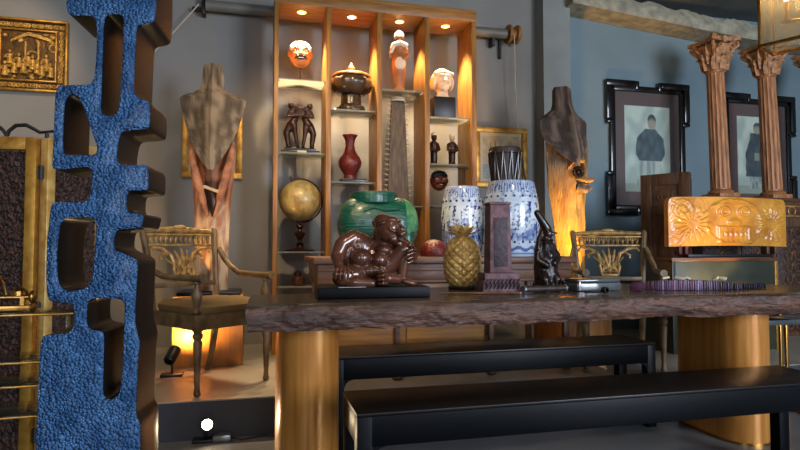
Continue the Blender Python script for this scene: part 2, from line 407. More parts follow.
for i, (x0, x1) in enumerate(bays):
    for z in shelf_z[i]:
        part('glass_shelf', MB().box(((x0+x1)/2, (SF+SB)/2+.02, z-.006), (x1-x0-.002, SB-SF-.07, .012), bev=.002), M['glassshelf'], t)
        for sx in (x0+.006, x1-.006):
            part('shelf_pin', MB().lathe([(.006, 0), (.006, .012), (.001, .013)], (sx, SF+.06, z-.0265), 8), M['steel'], t)
    dl = part('downlight', MB().lathe([(.045, 0), (.045, -.006), (.036, -.008), (.034, -.002)], ((x0+x1)/2, SF+.14, 2.881), 20), M['goldpale'], t)
    part('lens', MB().lathe([(.033, 0), (.033, -.004)], ((x0+x1)/2, SF+.14, 2.879), 20), M['down'], dl)
    spot('downlight_lamp', ((x0+x1)/2, SF+.14, 2.855), ((x0+x1)/2, SF+.20, 0), DOWNW, 78, .55, (255, 220, 174), .03)
def bx(i): return (bays[i][0]+bays[i][1])/2
SY = SF+.20

# ---- faces (masks) : local, facing -Y, origin at centre back
def mask(name, label, m, hair, loc, h, tilt=0, beard=True, hm=None, cat='mask'):
    t = thing(name, label, cat, loc, 0, None, (tilt, 0, 0))
    w = h*.42
    b = MB().ell((0, 0, 0), (w, .30*h, h*.5)).ell((0, -.16*h, -.30*h), (w*.62, .16*h, h*.17))
    b.ell((0, -.20*h, .14*h), (w*.82, .12*h, h*.05)).cap((0, -.27*h, .10*h), (0, -.36*h, -.08*h), h*.045, h*.075)
    b.ell((-.09*h*1.9, -.24*h, -.06*h), (.12*h, .08*h, .09*h)).ell((.17*h, -.24*h, -.06*h), (.12*h, .08*h, .09*h))
    b.ell((-.43*h, .02*h, 0), (.05*h, .07*h, .12*h)).ell((.43*h, .02*h, 0), (.05*h, .07*h, .12*h))
    sculpt('face', b, m, t, h*.022, 3)
    for s_ in (-1, 1):
        e = part('eye', MB().ell((s_*.17*h, -.262*h, .06*h), (.075*h, .04*h, .038*h)), M['maskwhite'], t)
        part('pupil', MB().ell((s_*.17*h, -.297*h, .06*h), (.028*h, .012*h, .028*h)), M['maskblack'], e)
        part('brow', MB().tube([(s_*.07*h, -.29*h, .15*h), (s_*.19*h, -.29*h, .185*h), (s_*.30*h, -.22*h, .13*h)], [.02*h, .026*h, .012*h], 8), M['maskblack'], t)
    part('mouth', MB().ell((0, -.315*h, -.235*h), (.14*h, .05*h, .055*h)), M['maskblack'], t)
    part('teeth', MB().box((0, -.362*h, -.225*h), (.17*h, .02*h, .03*h), bev=.004*h), M['maskwhite'], t)
    if beard:
        part('moustache', MB().tube([(-.24*h, -.24*h, -.24*h), (-.12*h, -.33*h, -.155*h), (0, -.36*h, -.14*h), (.12*h, -.33*h, -.155*h), (.24*h, -.24*h, -.24*h)], [.015*h, .04*h, .035*h, .04*h, .015*h], 8), M['maskblack'], t)
    if hair:
        b = MB().ell((0, -.03*h, .27*h), (w*.90, .27*h, .22*h)).ell((-w*.72, -.05*h, .16*h), (.10*h, .18*h, .16*h), (0, -.35, 0)).ell((w*.72, -.05*h, .16*h), (.10*h, .18*h, .16*h), (0, .35, 0))
        sculpt('hair', b, hair, t, h*.025, 2)
    return t
p = W(300, 55, SB-.09)
mask('carved_mask', 'orange carved face mask with white hair and black moustache in top left bay', M['orangewood'], M['maskwhite'], (bx(0), SB-.10, p.z), .215)
tag(part('mask_stand', MB().lathe([(.05, 0), (.05, .008), (.008, .014), (.006, .09), (.006, .16)], (bx(0), SB-.085, shelf_z[0][0]+.001), 14), M['iron']), 'thin black stand under the orange carved face mask', 'stand')
p = W(446, 181, SB-.09)
mask('painted_mask', 'red brown painted mask with moustache and open mouth in right bay', M['redmask'], M['maskblack'], (bx(3)-.025, SB-.10, p.z), .178)

# ---- dancers
z0 = shelf_z[0][1]+.001
t = thing('dancer_sculpture', 'bronze sculpture of two arching dancers holding each other on black base', 'sculpture', (bx(0)-.005, SY-.04, z0))
part('base', MB().box((.0, 0, .011), (.30, .13, .022), bev=.002).box((0, 0, .033), (.24, .10, .02), bev=.002), M['black'], t)
part('name_plate', MB().box((.01, -.067, .011), (.07, .004, .016)), M['paper'], t)
for sgn in (-1, 1):
    b = MB()
    b.limb([(sgn*.09, 0, .05), (sgn*.105, .01, .17), (sgn*.07, .01, .235)], [.016, .026, .036])
    b.limb([(sgn*.02, -.02, .05), (sgn*.035, -.015, .14), (sgn*.05, .0, .235)], [.012, .017, .03])
    b.limb([(sgn*.06, 0, .24), (sgn*.035, 0, .29), (sgn*.07, 0, .335)], [.036, .026, .026])
    b.ell((sgn*.075, -.005, .385), (.022, .024, .028)); b.cap((sgn*.07, 0, .34), (sgn*.075, 0, .37), .012)
    b.limb([(sgn*.085, -.01, .335), (sgn*.10, -.03, .29), (sgn*.0, -.04, .30)], [.014, .011, .009])
    b.limb([(sgn*.06, -.01, .34), (sgn*.01, -.03, .36), (-sgn*.05, -.03, .375)], [.014, .011, .009])
    b.ell((sgn*.09, -.03, .052), (.02, .04, .012)); b.ell((sgn*.02, -.045, .052), (.016, .035, .011))
    sculpt('dancer', b, M['bronze2'], t, .006, 2)

# ---- globe
z0 = shelf_z[0][2]+.001
t = thing('globe', 'gilded world globe on a dark turned stand in the left bay', 'globe', (bx(0), SY-.03, z0))
part('foot', MB().lathe([(.115, 0), (.118, .012), (.10, .02), (.03, .03), (.026, .05), (.045, .06), (.02, .075), (.018, .09), (.042, .13), (.046, .145), (.02, .16), (.014, .175), (.034, .19), (.03, .205), (.012, .215), (.012, .24)], seg=24), M['bronze2'], t)
gz = .40
def globecol(c):
    d = c.normalized(); n = nz(d.x*2.2+3, d.y*2.2, d.z*2.2) + .5*nz(d.x*5, d.y*5, d.z*5+4)
    base = mixc((186, 164, 104), (160, 134, 76), sm(.02, .12, n)); la = math.degrees(math.asin(max(-1, min(1, d.z)))) % 30; lo = math.degrees(atan2(d.y, d.x)) % 30
    return mixc(base, (130, 106, 60), .35 if la < 1.6 or lo < 1.6 else 0)
g = MB().ell((0, 0, 0), .163, (0, .4, 0), 72, 48).mesh('sphere'); paint(g, globecol)
M['globep'] = mat('globe_print', (1, 1, 1), .42, .1, vcol='Col', coat=.3)
so = link('sphere', g, M['globep'], t); so.location = (0, 0, gz); so.rotation_euler = (0, .4, 0)
part('meridian_arm', MB().torus((0, 0, gz), .173, .006, (pi/2, 0, 0), 30, 8, radians(-100), radians(115)).cap((-.07, 0, gz+.158), (-.078, 0, gz+.19), .008, .004), M['bronze2'], t)
# ---- little jar
z0 = shelf_z[0][3]+.001
t = thing('small_jar', 'small brown lidded jar on the low shelf under the globe', 'jar', (bx(0)-.015, SY-.04, z0))
part('body', MB().lathe([(.035, 0), (.05, .012), (.055, .04), (.048, .07), (.032, .082)]), M['jar'], t)
part('lid', MB().lathe([(.034, .0825), (.034, .09), (.02, .108), (.012, .118), (.002, .122)]), M['bronze2'], t)
# ---- tureen
z0 = shelf_z[1][0]+.001
t = thing('lidded_urn', 'dark marbled urn with a gilded domed lid on high glass shelf', 'urn', (bx(1), SY-.04, z0))
def lob(r, th, z): return r*(1+.025*cos(th*12))
part('foot', MB().lathe([(.115, 0), (.118, .02), (.11, .04), (.085, .055), (.08, .11), (.08, .13)], fn=lob, seg=48), M['bowl'], t)
part('body', MB().lathe([(.07, .131), (.11, .14), (.155, .175), (.172, .215), (.172, .24), (.158, .268), (.14, .278)], fn=lob, seg=48), M['bowl'], t)
l = part('lid', MB().lathe([(.16, .279), (.162, .29), (.14, .305), (.09, .322), (.03, .33), (.014, .335)], seg=36), M['bowlrim'], t)
part('finial', MB().lathe([(.016, .334), (.03, .345), (.033, .36), (.02, .38), (.004, .405)], seg=16), M['bowlrim'], l)
# ---- red vase
z0 = shelf_z[1][1]+.001
t = thing('lacquer_vase', 'carved red lacquer vase with flared neck on square black base', 'vase', (bx(1)-.01, SY-.05, z0))
part('base', MB().box((.02, 0, .014), (.20, .15, .027), bev=.003), M['black'], t)
part('body', MB().lathe([(.05, .028), (.052, .04), (.045, .06), (.06, .085), (.088, .13), (.094, .165), (.082, .205), (.052, .235), (.044, .26), (.036, .30), (.038, .34), (.052, .37), (.062, .385), (.058, .388), (.03, .36)], seg=40), M['red'], t)
part('neck_ring', MB().torus((0, 0, .235), .052, .007), M['red'], t)
# ---- statue in third bay
z0 = shelf_z[2][0]+.001
t = thing('carved_figure', 'tall slender carved orange wood figure in white headdress on glass shelf', 'figurine', (bx(2), SY-.04, z0))
b = MB().lathe([(.06, 0), (.062, .012), (.05, .02), (.046, .03), (.048, .10), (.058, .19), (.062, .25), (.058, .30), (.045, .33), (.06, .36), (.058, .39), (.03, .42)], seg=20)
b.ell((0, -.01, .445), (.032, .036, .042)).limb([(-.055, 0, .385), (-.075, -.03, .34), (-.085, -.07, .27)], [.02, .017, .013]).limb([(.055, 0, .385), (.068, -.02, .31), (.02, -.06, .27)], [.02, .017, .013])
sculpt('body', b, M['orangewood'], t, .008, 3)
part('headdress', MB().lathe([(.036, .452), (.044, .465), (.04, .49), (.022, .51), (.004, .525)], seg=18), M['maskwhite'], t)
part('shawl', MB().tube([(-.085, -.05, .30), (-.055, -.045, .385), (0, -.055, .40), (.06, -.045, .385)], [.012, .022, .022, .018], 10), M['maskwhite'], t)
part('apron', MB().ell((0, -.045, .235), (.045, .026, .06)), M['ivory'], t)
# ---- sawfish rostrum
z0 = shelf_z[2][1]+.001
t = thing('sawfish_rostrum', 'tall upright sawfish saw with bony teeth along both edges in third bay', 'sawfish saw', (bx(2)-.0, SY, z0))
H = shelf_z[2][0]-.055-z0
part('stand', MB().lathe([(.11, 0), (.11, .02), (.085, .03), (.05, .05)], seg=24), M['black'], t)
part('blade', MB().prism([(-.092, .045), (.092, .045), (.055, H), (.035, H+.02), (-.035, H+.02), (-.055, H)], -.018, .018), M['saw'], t)
for k in range(19):
    z = .09+(H-.12)*k/18; w = .092-(.037)*(z-.045)/(H-.045)
    for s_ in (-1, 1):
        part('tooth', MB().tube([(s_*(w-.01), 0, z), (s_*(w+.012), 0, z+.002), (s_*(w+.034), 0, z+.009)], [.009, .007, .002], 6), M['tooth'], t)
part('crown', MB().torus((0, 0, H-.005), .06, .008, (0, 0, 0)).torus((0, 0, H+.015), .05, .008), M['ivory'], t)
# ---- bust
z0 = shelf_z[3][0]+.001
t = thing('bust', 'white carved head with short hair on a tall black block', 'bust', (bx(3)-.02, SY-.03, z0))
part('block', MB().box((0, 0, .085), (.17, .15, .17), bev=.004), M['blacksatin'], t)
b = MB().ell((0, 0, .315), (.066, .078, .085)).ell((0, -.03, .262), (.046, .05, .042)).lathe([(.062, .171), (.05, .185), (.042, .21), (.044, .25)], seg=20)
b.cap((0, -.075, .325), (0, -.093, .295), .008, .014).ell((-.03, -.062, .275), (.022, .022, .02)).ell((.03, -.062, .275), (.022, .022, .02)).ell((0, -.072, .262), (.022, .014, .009)).ell((0, -.062, .235), (.02, .02, .016))
b.ell((0, -.062, .345), (.056, .02, .012)).ell((-.068, .005, .305), (.012, .02, .026)).ell((.068, .005, .305), (.012, .02, .026))
sculpt('head', b, M['ivory'], t, .006, 2)
for s_ in (-1, 1): part('eye', MB().ell((s_*.028, -.068, .318), (.013, .008, .007)), M['ivory'], t)
b = MB().ell((0, .012, .338), (.078, .085, .075)).ell((-.066, .012, .30), (.026, .06, .06)).ell((.066, .012, .30), (.026, .06, .06)).ell((0, .05, .30), (.07, .05, .07))
for k in range(7): b.ell(((k-3)*.022, -.055+.004*abs(k-3), .372-.004*abs(k-3)), (.014, .026, .016))
sculpt('hair', b, M['ivory'], t, .007, 2)
t.scale = (1.12, 1.0, 1.06)
# ---- two small figurines on clear shelf
z0 = shelf_z[3][1]+.001
for k, (dx, lab, arm) in enumerate(((-.075, 'small dark carved figurine holding a raised staff on glass shelf', 1), (.085, 'small carved figurine with pale head and folded arms on glass shelf', 0))):
    t = thing('small_figurine', lab, 'figurine', (bx(3)+dx-.02, SY-.03, z0), 0, 'figurines on the right glass shelf')
    b = MB().lathe([(.036, .0), (.036, .012), (.028, .02), (.03, .10), (.036, .15), (.034, .19), (.016, .205)], seg=16)
    b.limb([(-.034, 0, .18), (-.045, -.02, .13), (-.01, -.035, .12)], [.012, .01, .009]).limb([(.034, 0, .18), (.045, -.02, .13), (.01, -.035, .12)], [.012, .01, .009])
    sculpt('body', b, M['bronze2'], t, .006, 2)
    hd = part('head', MB().ell((0, -.004, .235), (.024, .027, .033)).ell((0, -.03, .23), (.007, .008, .01)), M['bronze2'] if arm else M['tooth'], t)
    part('cap', MB().ell((0, 0, .255), (.026, .028, .02)), M['ivory'], t)
    if arm: part('staff', MB().cap((-.055, -.02, .02), (-.055, -.02, .27), .006), M['bronze2'], t)
# ---- red rounded wood object low in the right bay
z0 = shelf_z[3][2]+.001
# ============================================================ PICTURES ON BACK WALL
def framed(name, label, cx, z0, w, h, fw_, fm, colfn, matw=0, mm=None, rz=0, Y=WY-.002, tilt=0):
    t = thing(name, label, 'picture', (cx, Y, z0))
    d = .035
    f = MB()
    for (c, s_) in (((0, -d/2, fw_/2), (w, d, fw_)), ((0, -d/2, h-fw_/2), (w, d, fw_)), ((-w/2+fw_/2, -d/2, h/2), (fw_, d, h-2*fw_)), ((w/2-fw_/2, -d/2, h/2), (fw_, d, h-2*fw_))): f.box(c, s_, bev=.004)
    fr = part('frame', f, fm, t)
    iw, ih = w-2*fw_, h-2*fw_
    if matw:
        part('mount', MB().box((0, -.008, h/2), (iw, .012, ih)), mm, t)
        iw -= 2*matw; ih -= 2*matw
    g = grid('print', iw, ih, 60, 60, colfn, None, M['paintedp'], t); g.location = (0, -.016, (h-ih)/2)
    return t
a = W(182, 178, WY); c = W(243, 102, WY)
framed('framed_print', 'gold framed pale print hanging behind the left carved post', (a.x+c.x)/2, a.z, c.x-a.x, c.z-a.z, .05, M['goldframe'], lambda u, v: mixc((150, 138, 112), (112, 100, 78), sm(.3, .5, nz(u*5, v*5)+.4*v)), .07, M['paper'])
a = W(474, 187, WY); c = W(525.5, 129.5, WY)
def ship(u, v):
    base = mixc((206, 196, 164), (170, 160, 130), .5+nz(u*6, v*6))
    if v < .34: base = mixc((120, 140, 140), (168, 168, 146), .5+nz(u*14, v*40))
    hull = abs(u-.35) < .22*(1-(.42-v)*2) and .30 < v < .40
    mast = any(abs(u-m) < .008 and .4 < v < .86 for m in (.22, .35, .48))
    sail = any(abs(u-m) < .055 and (.5 < v < .62 or .66 < v < .76) for m in (.22, .35, .48))
    if hull or mast: return (92, 84, 70)
    if sail: return (176, 166, 140)
    return base
framed('ship_picture', 'gold and black framed drawing of a sailing ship behind the dark drum', (a.x+c.x)/2, a.z, c.x-a.x, c.z-a.z, .05, M['goldframe'], ship, .03, M['paper'])
# gold carved relief panel on the left
a = W(-12, 90, WY); c = W(70, 24, WY)
w, h = c.x-a.x, c.z-a.z
t = thing('gilt_relief', 'gilded carved wood relief panel of courtyard figures on the left wall', 'relief', ((a.x+c.x)/2, WY-.002, a.z))
f = MB(); fb = .035
for (cc, s_) in (((0, -.025, fb/4), (w, .05, fb/2)), ((0, -.025, h-fb/4), (w, .05, fb/2)), ((-w/2+fb/4, -.025, h/2), (fb/2, .05, h-fb)), ((w/2-fb/4, -.025, h/2), (fb/2, .05, h-fb))): f.box(cc, s_, bev=.004)
fr = part('frame', f, M['goldframe'], t)
f = MB(); random.seed(11)
def lattice(x0, z0, x1, z1):
    n = int(max(x1-x0, z1-z0)/.03)
    for k in range(n):
        u = (k+.5)/n; x = x0+(x1-x0)*u if x1-x0 > z1-z0 else (x0+x1)/2; z = z0+(z1-z0)*u if z1-z0 > x1-x0 else (z0+z1)/2
        f.torus((x+random.uniform(-.005, .005), -.022, z), .014, .005, (pi/2, 0, 0), 10, 5); f.ell((x, -.024, z), (.007, .008, .014), (0, random.uniform(0, 3), 0), 8, 6)
lattice(-w/2+.02, .02, w/2-.02, .075); lattice(-w/2+.02, h-.075, w/2-.02, h-.02); lattice(-w/2+.02, .08, -w/2+.075, h-.08); lattice(w/2-.075, .08, w/2-.02, h-.08)
part('pierced_border', f, M['goldrelief'], t)
part('back_panel', MB().box((0, -.006, h/2), (w-.02, .012, h-.02)), mat('relief_ground', (112, 78, 28), .45, .4, c2=(44, 28, 12), vs=14, bump=.6, bs=30), t)
f = MB()
for (cc, s_) in (((0, -.022, .085), (w-.15, .03, .014)), ((0, -.022, h-.085), (w-.15, .03, .014)), ((-w/2+.085, -.022, h/2), (.014, .03, h-.17)), ((w/2-.085, -.022, h/2), (.014, .03, h-.17))): f.box(cc, s_, bev=.003)
part('inner_frame', f, M['goldframe'], fr)
f = MB()
f.box((-.02, -.02, .3*h+.12), (.012, .02, .2)).box((.07, -.02, .3*h+.12), (.012, .02, .2)).prism([(-.12, h*.70), (.0, h*.82), (.16, h*.74), (.16, h*.70), (0, h*.77), (-.12, h*.67)], -.035, -.012)
f.torus((.025, -.018, h*.48), .045, .008, (pi/2, 0, 0)).torus((.17, -.018, h*.62), .028, .008, (pi/2, 0, 0))
part('pavilion', f, M['goldrelief'], t)
for k in range(11):
    x = -w/2+.12+(w-.24)*k/10; z = .11+random.uniform(0, .10)
    b = MB().lathe([(.026, 0), (.022, .03), (.018, .06), (.02, .075), (.008, .085)], (x, -.022, z), 10).ell((x, -.03, z+.10), (.012, .012, .015), u=10, v=8).limb([(x-.016, -.03, z+.075), (x-.03, -.04, z+.05), (x-.005, -.045, z+.045)], [.007, .006, .005], 6)
    part('figure', b, M['goldrelief'], t)
b = MB()
for k in range(26): b.ell((random.uniform(-w/2+.11, w/2-.11), -.018, random.choice((random.uniform(.09, .2), random.uniform(h*.68, h-.11)))), (random.uniform(.01, .025), .014, random.uniform(.008, .02)), (0, random.uniform(-1, 1), 0), 8, 6)
part('foliage', b, M['goldrelief'], t)

# portraits
def portrait_fn(seed, standing):
    def fn(u, v):
        n = nz(u*5+seed, v*5); bg = mixc((246, 246, 236), (204, 212, 208), sm(-.3, .5, n+.4*(1-v)))
        if v < .10: bg = mixc(bg, (176, 176, 164), .8)
        if not standing:
            x = u-.60
            if hypot(x/.10, (v-.82)/.09) < 1: return mixc((190, 174, 158), (70, 72, 78), sm(.83, .89, v+abs(x)*.3))
            if .36 < v < .74 and abs(x+.04) < .12+.20*sm(.75, .60, v)+.03*nz(v*9, seed)-.06*sm(.45, .36, v): return mixc((66, 82, 98), (100, 114, 126), .5+nz(u*9+seed, v*9))
            if .06 < v <= .40 and abs(x+.06) < .25+.06*sm(.4, .1, v): return mixc((222, 222, 214), (170, 178, 182), sm(.0, .4, abs(nz(u*9, v*3+seed))))
        else:
            x = u-.50
            if hypot(x/.10, (v-.85)/.075) < 1: return mixc((182, 168, 152), (66, 68, 74), sm(.86, .91, v+abs(x)*.2))
            if .22 < v < .79 and abs(x) < .17+.13*sm(.79, .5, v)+.03*nz(v*9, seed): return mixc((48, 60, 76), (84, 96, 110), .5+nz(u*9+seed, v*9)) if abs(x+.02) > .06 or abs(v-.48) > .05 else (170, 160, 148)
            if .06 < v <= .30 and abs(x-.04) < .24: return mixc((206, 208, 200), (140, 150, 156), sm(.0, .4, abs(nz(u*12, v*8+seed))))
        return bg
    return fn
def portrait(label, px, seed, standing):
    (xa, yt), (xb, yb) = px
    a = W(xa, yb, WY); c = W(xb, yt, WY); w, h = c.x-a.x, c.z-a.z
    t = thing('portrait', label, 'portrait', ((a.x+c.x)/2, WY-.002, a.z), 0, 'black framed portraits on the blue wall')
    f = MB(); q = .085
    ow = .055
    for (cc, s_) in (((0, -.02, ow+.025), (w-2*ow, .04, .06)), ((0, -.02, h-ow-.025), (w-2*ow, .04, .06)), ((-w/2+ow+.025, -.02, h/2), (.06, .04, h-2*ow)), ((w/2-ow-.025, -.02, h/2), (.06, .04, h-2*ow))): f.box(cc, s_, bev=.012)
    fr = part('frame', f, M['blackframe'], t)
    for sx in (-1, 1):
        for sz in (0, 1):
            zz = (lambda d: d if sz == 0 else h-d)
            g = MB().box((sx*(w/2-.17), -.03, zz(.035)), (.34, .055, .065), bev=.012).box((sx*(w/2-.034), -.03, zz(.23)), (.065, .055, .34), bev=.012)
            g.box((sx*(w/2-.35), -.03, zz(.05)), (.04, .06, .09), bev=.012).box((sx*(w/2-.05), -.03, zz(.42)), (.09, .06, .04), bev=.012)
            part('corner_moulding', g, M['blackframe'], fr)
    iw, ih = w-2*ow-.11, h-2*ow-.11
    part('mount', MB().box((0, -.008, h/2), (iw+.02, .012, ih+.02)), M['mat'], t)
    g = grid('photograph', iw*.70, ih*.76, 90, 120, portrait_fn(seed, standing), None, M['paintedp'], t); g.location = (-.0, -.016, h/2-ih*.38)
    part('glass_pane', MB().box((0, -.024, h/2), (iw, .003, ih)), M['glassclear'], t)
portrait('large black framed portrait of a seated person in dark robe, beside the grey pillar', ((605, 86), (686, 216)), 1.7, False)
portrait('black framed portrait of a person seen between two carved columns', ((720, 98), (791, 216)), 5.2, True)
# ============================================================ PLINTHS AND CARVED POSTS
def plinth(name, label, x0, x1, y0, y1, z1, m):
    t = thing(name, label, 'plinth', ((x0+x1)/2, (y0+y1)/2, PF))
    w, d, h = x1-x0, y1-y0, z1-PF
    part('body', MB().box((0, 0, h/2-.012), (w, d, h-.024), bev=.003), m, t)
    part('top_inset', MB().box((0, 0, h-.012), (w-.04, d-.04, .022), bev=.002), M['black'], t)
    return t
xa = W(172, 330, 4.12).x; xb = W(243, 330, 4.12).x
plinth('display_plinth', 'pale wood box plinth glowing behind the left armchair', xa, xb, 4.12, 4.56, .70, M['plinthwood'])
xc = W(563, 330, 4.0).x; xd = W(612, 330, 4.0).x
plinth('display_plinth', 'pale wood box plinth under the right carved post behind the table', xc, xd, 4.0, 4.48, .70, M['plinthwood'])

def totem(label, loc, rz, face):
    t = thing('carved_post', label, 'carved post', loc, rz)
    # z, centre x, half width, depth, keel
    if face == 0:
        secs = [(0, .0, .115, .10, .10), (.37, .0, .118, .10, .10), (.60, .005, .125, .10, .10), (.80, .005, .14, .10, .10), (.95, .005, .155, .11, .10), (1.08, 0, .165, .11, .10), (1.20, 0, .15, .11, .09), (1.32, 0, .10, .09, .08), (1.40, 0, .06, .06, .06)]
    else:
        secs = [(0, .04, .12, .10, .10), (.37, .03, .135, .10, .11), (.60, .02, .15, .10, .13), (.80, .01, .17, .11, .17), (.95, .01, .185, .12, .20), (1.06, .015, .195, .13, .18), (1.18, .01, .19, .13, .14), (1.28, -.0, .15, .10, .10), (1.36, -.02, .08, .07, .07)]
    rings = []; K = 40
    for i, (z, cx, w, d, k) in enumerate(secs[:-1]):
        z2, cx2, w2, d2, k2 = secs[i+1]
        for s_ in range(5):
            u = s_/5; u2 = u
            Z, CX, Wd, D, Kk = z+(z2-z)*u, cx+(cx2-cx)*u2, w+(w2-w)*u2, d+(d2-d)*u2, k+(k2-k)*u2
            pts = []
            for j in range(K):
                a = 2*pi*j/K; ca, sa = cos(a), sin(a)
                x = Wd*(abs(ca)**.9)*(1 if ca > 0 else -1)
                if sa < 0: y = -(Kk*(1-abs(ca))**1.15*.9 + .12*D*abs(sa))
                else: y = D*.5*sa
                # hollows either side of the keel
                if face == 0 and .55 < Z < 1.06 and sa < 0:
                    y += .045*math.exp(-((abs(ca)-.55)/.16)**2)*sm(.55, .65, Z)*sm(1.06, .92, Z)
                if face == 1 and .55 < Z < 1.0 and sa < 0:
                    y += .03*math.exp(-((ca-.1)/.3)**2)*sm(.55, .65, Z)*sm(1.0, .92, Z)
                x += nz(Z*7, a*2, 3.1)*.006; y += nz(Z*7, a*2, 8.1)*.008
                pts.append((x+CX, y, Z))
            rings.append(pts)
    b = MB(); b.skin(rings); me = b.mesh('body')
    def col(c):
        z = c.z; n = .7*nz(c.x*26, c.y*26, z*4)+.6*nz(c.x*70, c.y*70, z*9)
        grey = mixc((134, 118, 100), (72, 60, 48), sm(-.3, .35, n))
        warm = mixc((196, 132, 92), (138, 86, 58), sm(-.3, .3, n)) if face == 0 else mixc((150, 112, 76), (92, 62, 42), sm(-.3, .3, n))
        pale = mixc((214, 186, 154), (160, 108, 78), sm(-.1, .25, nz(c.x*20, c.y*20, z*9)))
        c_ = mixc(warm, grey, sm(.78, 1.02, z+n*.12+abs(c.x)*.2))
        if face == 0:
            c_ = mixc(pale, c_, sm(.4, .75, z+n*.15))
            if c.y < 0 and .50 < z < .80 and abs(c.x-.01) < .05*sm(.48, .6, z)+.01*n: c_ = mixc(c_, (52, 32, 26), .8+n*.4)  # shade of the recess between the flanges, painted in as dark brown
            if c.y < 0 and .80 < z < 1.08 and abs(abs(c.x)-.10) < .045: c_ = mixc(c_, (178, 104, 66), .75+n*.5)
        else:
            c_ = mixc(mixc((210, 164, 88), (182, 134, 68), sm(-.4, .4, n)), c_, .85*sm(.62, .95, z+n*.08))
        return c_
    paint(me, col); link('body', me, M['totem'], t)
    if True:
        hs = [(1.62, .06, .058), (1.59, .074, .068), (1.47, .078, .085), (1.425, .09, .11), (1.355, .195, .14), (1.335, .212, .15), (1.26, .210, .18), (1.16, .185, .205), (1.08, .13, .22), (1.0, .06, .225), (.965, .016, .22)] if face else [(1.62, .062, .058), (1.59, .072, .068), (1.47, .076, .085), (1.43, .09, .11), (1.385, .205, .14), (1.368, .228, .15), (1.345, .226, .155), (1.25, .204, .185), (1.12, .165, .215), (1.0, .118, .235), (.90, .066, .245), (.83, .016, .24)]
        rings = []
        for (z, w, k), (z2, w2, k2) in zip(hs, hs[1:]+[hs[-1]]):
            for q_ in range(5 if z != z2 else 1):
                u = q_/5; Z, Wd, K = z+(z2-z)*u, w+(w2-w)*u, k+(k2-k)*u
                ed = -K+min(K-.005, .85*Wd); fr = []; N_ = 14
                for m_ in range(N_+1):
                    a_ = -1+2*m_/N_; fr.append((a_*Wd-(.022 if face else 0), -K+(ed+K)*abs(a_)**.85+nz(Z*9, a_*4, 2)*.004, Z))
                th = .04 if Z < 1.40 else Wd*.9-ed
                for m_ in range(N_+1):
                    a_ = 1-2*m_/N_; fr.append((a_*Wd*.97-(.022 if face else 0), ed+th*(1-.3*abs(a_)), Z+.01))
                rings.append(fr)
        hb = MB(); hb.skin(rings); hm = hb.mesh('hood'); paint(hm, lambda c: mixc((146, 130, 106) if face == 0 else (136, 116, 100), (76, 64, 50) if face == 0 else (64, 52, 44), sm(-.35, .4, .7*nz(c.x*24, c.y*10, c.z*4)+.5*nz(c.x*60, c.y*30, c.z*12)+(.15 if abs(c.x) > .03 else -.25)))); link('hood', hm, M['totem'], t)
    if face == 0:
        for s_ in (-1, 1):
            part('side_flange', MB().tube([(s_*.14, -.05, 1.05), (s_*.125, -.10, .92), (s_*.095, -.125, .78), (s_*.055, -.115, .64), (s_*.02, -.10, .52)], [.016, .028, .03, .024, .008], 10, .6), mat('pink_weathered_wood', (190, 128, 90), .7, c2=(110, 68, 46), vs=14, bump=.4, bs=30), t)
        part('pale_band', MB().box((.0, -.115, .71), (.11, .03, .022), (.1, .35, 0), bev=.006), M['tooth'], t)
        part('tongue', MB().tube([(.0, -.10, .70), (.015, -.115, .62), (.012, -.10, .52)], [.022, .03, .006], 10, .6), M['bronze2'], t)
    else:
        part('eye', MB().torus((.01, -.168, .90), .036, .014, (pi/2, 0, 0)).ell((.01, -.168, .90), (.02, .014, .02)), M['bronze2'], t)
        part('brow', MB().tube([(-.06, -.13, .93), (-.02, -.17, .99), (.05, -.17, .99), (.09, -.14, .93)], [.008, .022, .022, .008], 10), mat('ochre_wood', (176, 128, 70), .6, var=.35, vs=14), t)
        part('beak', MB().tube([(.03, -.13, .85), (.08, -.18, .83), (.12, -.185, .84), (.15, -.17, .855)], [.045, .036, .022, .004], 12, .7), mat('ochre_beak', (184, 132, 66), .6, var=.35, vs=14), t)
        part('lower_beak', MB().tube([(.03, -.13, .78), (.08, -.17, .765), (.13, -.165, .785)], [.05, .04, .010], 12, .8), M['weather'], t)
    return t
totem('tall weathered carved post with keeled face standing behind the left armchair', ((xa+xb)/2-.0, 4.33, .701), 0, 0)
totem('tall weathered carved post with a beaked face by the grey pillar', (W(567, 250, 4.25).x, 4.25, .701), 0, 1)

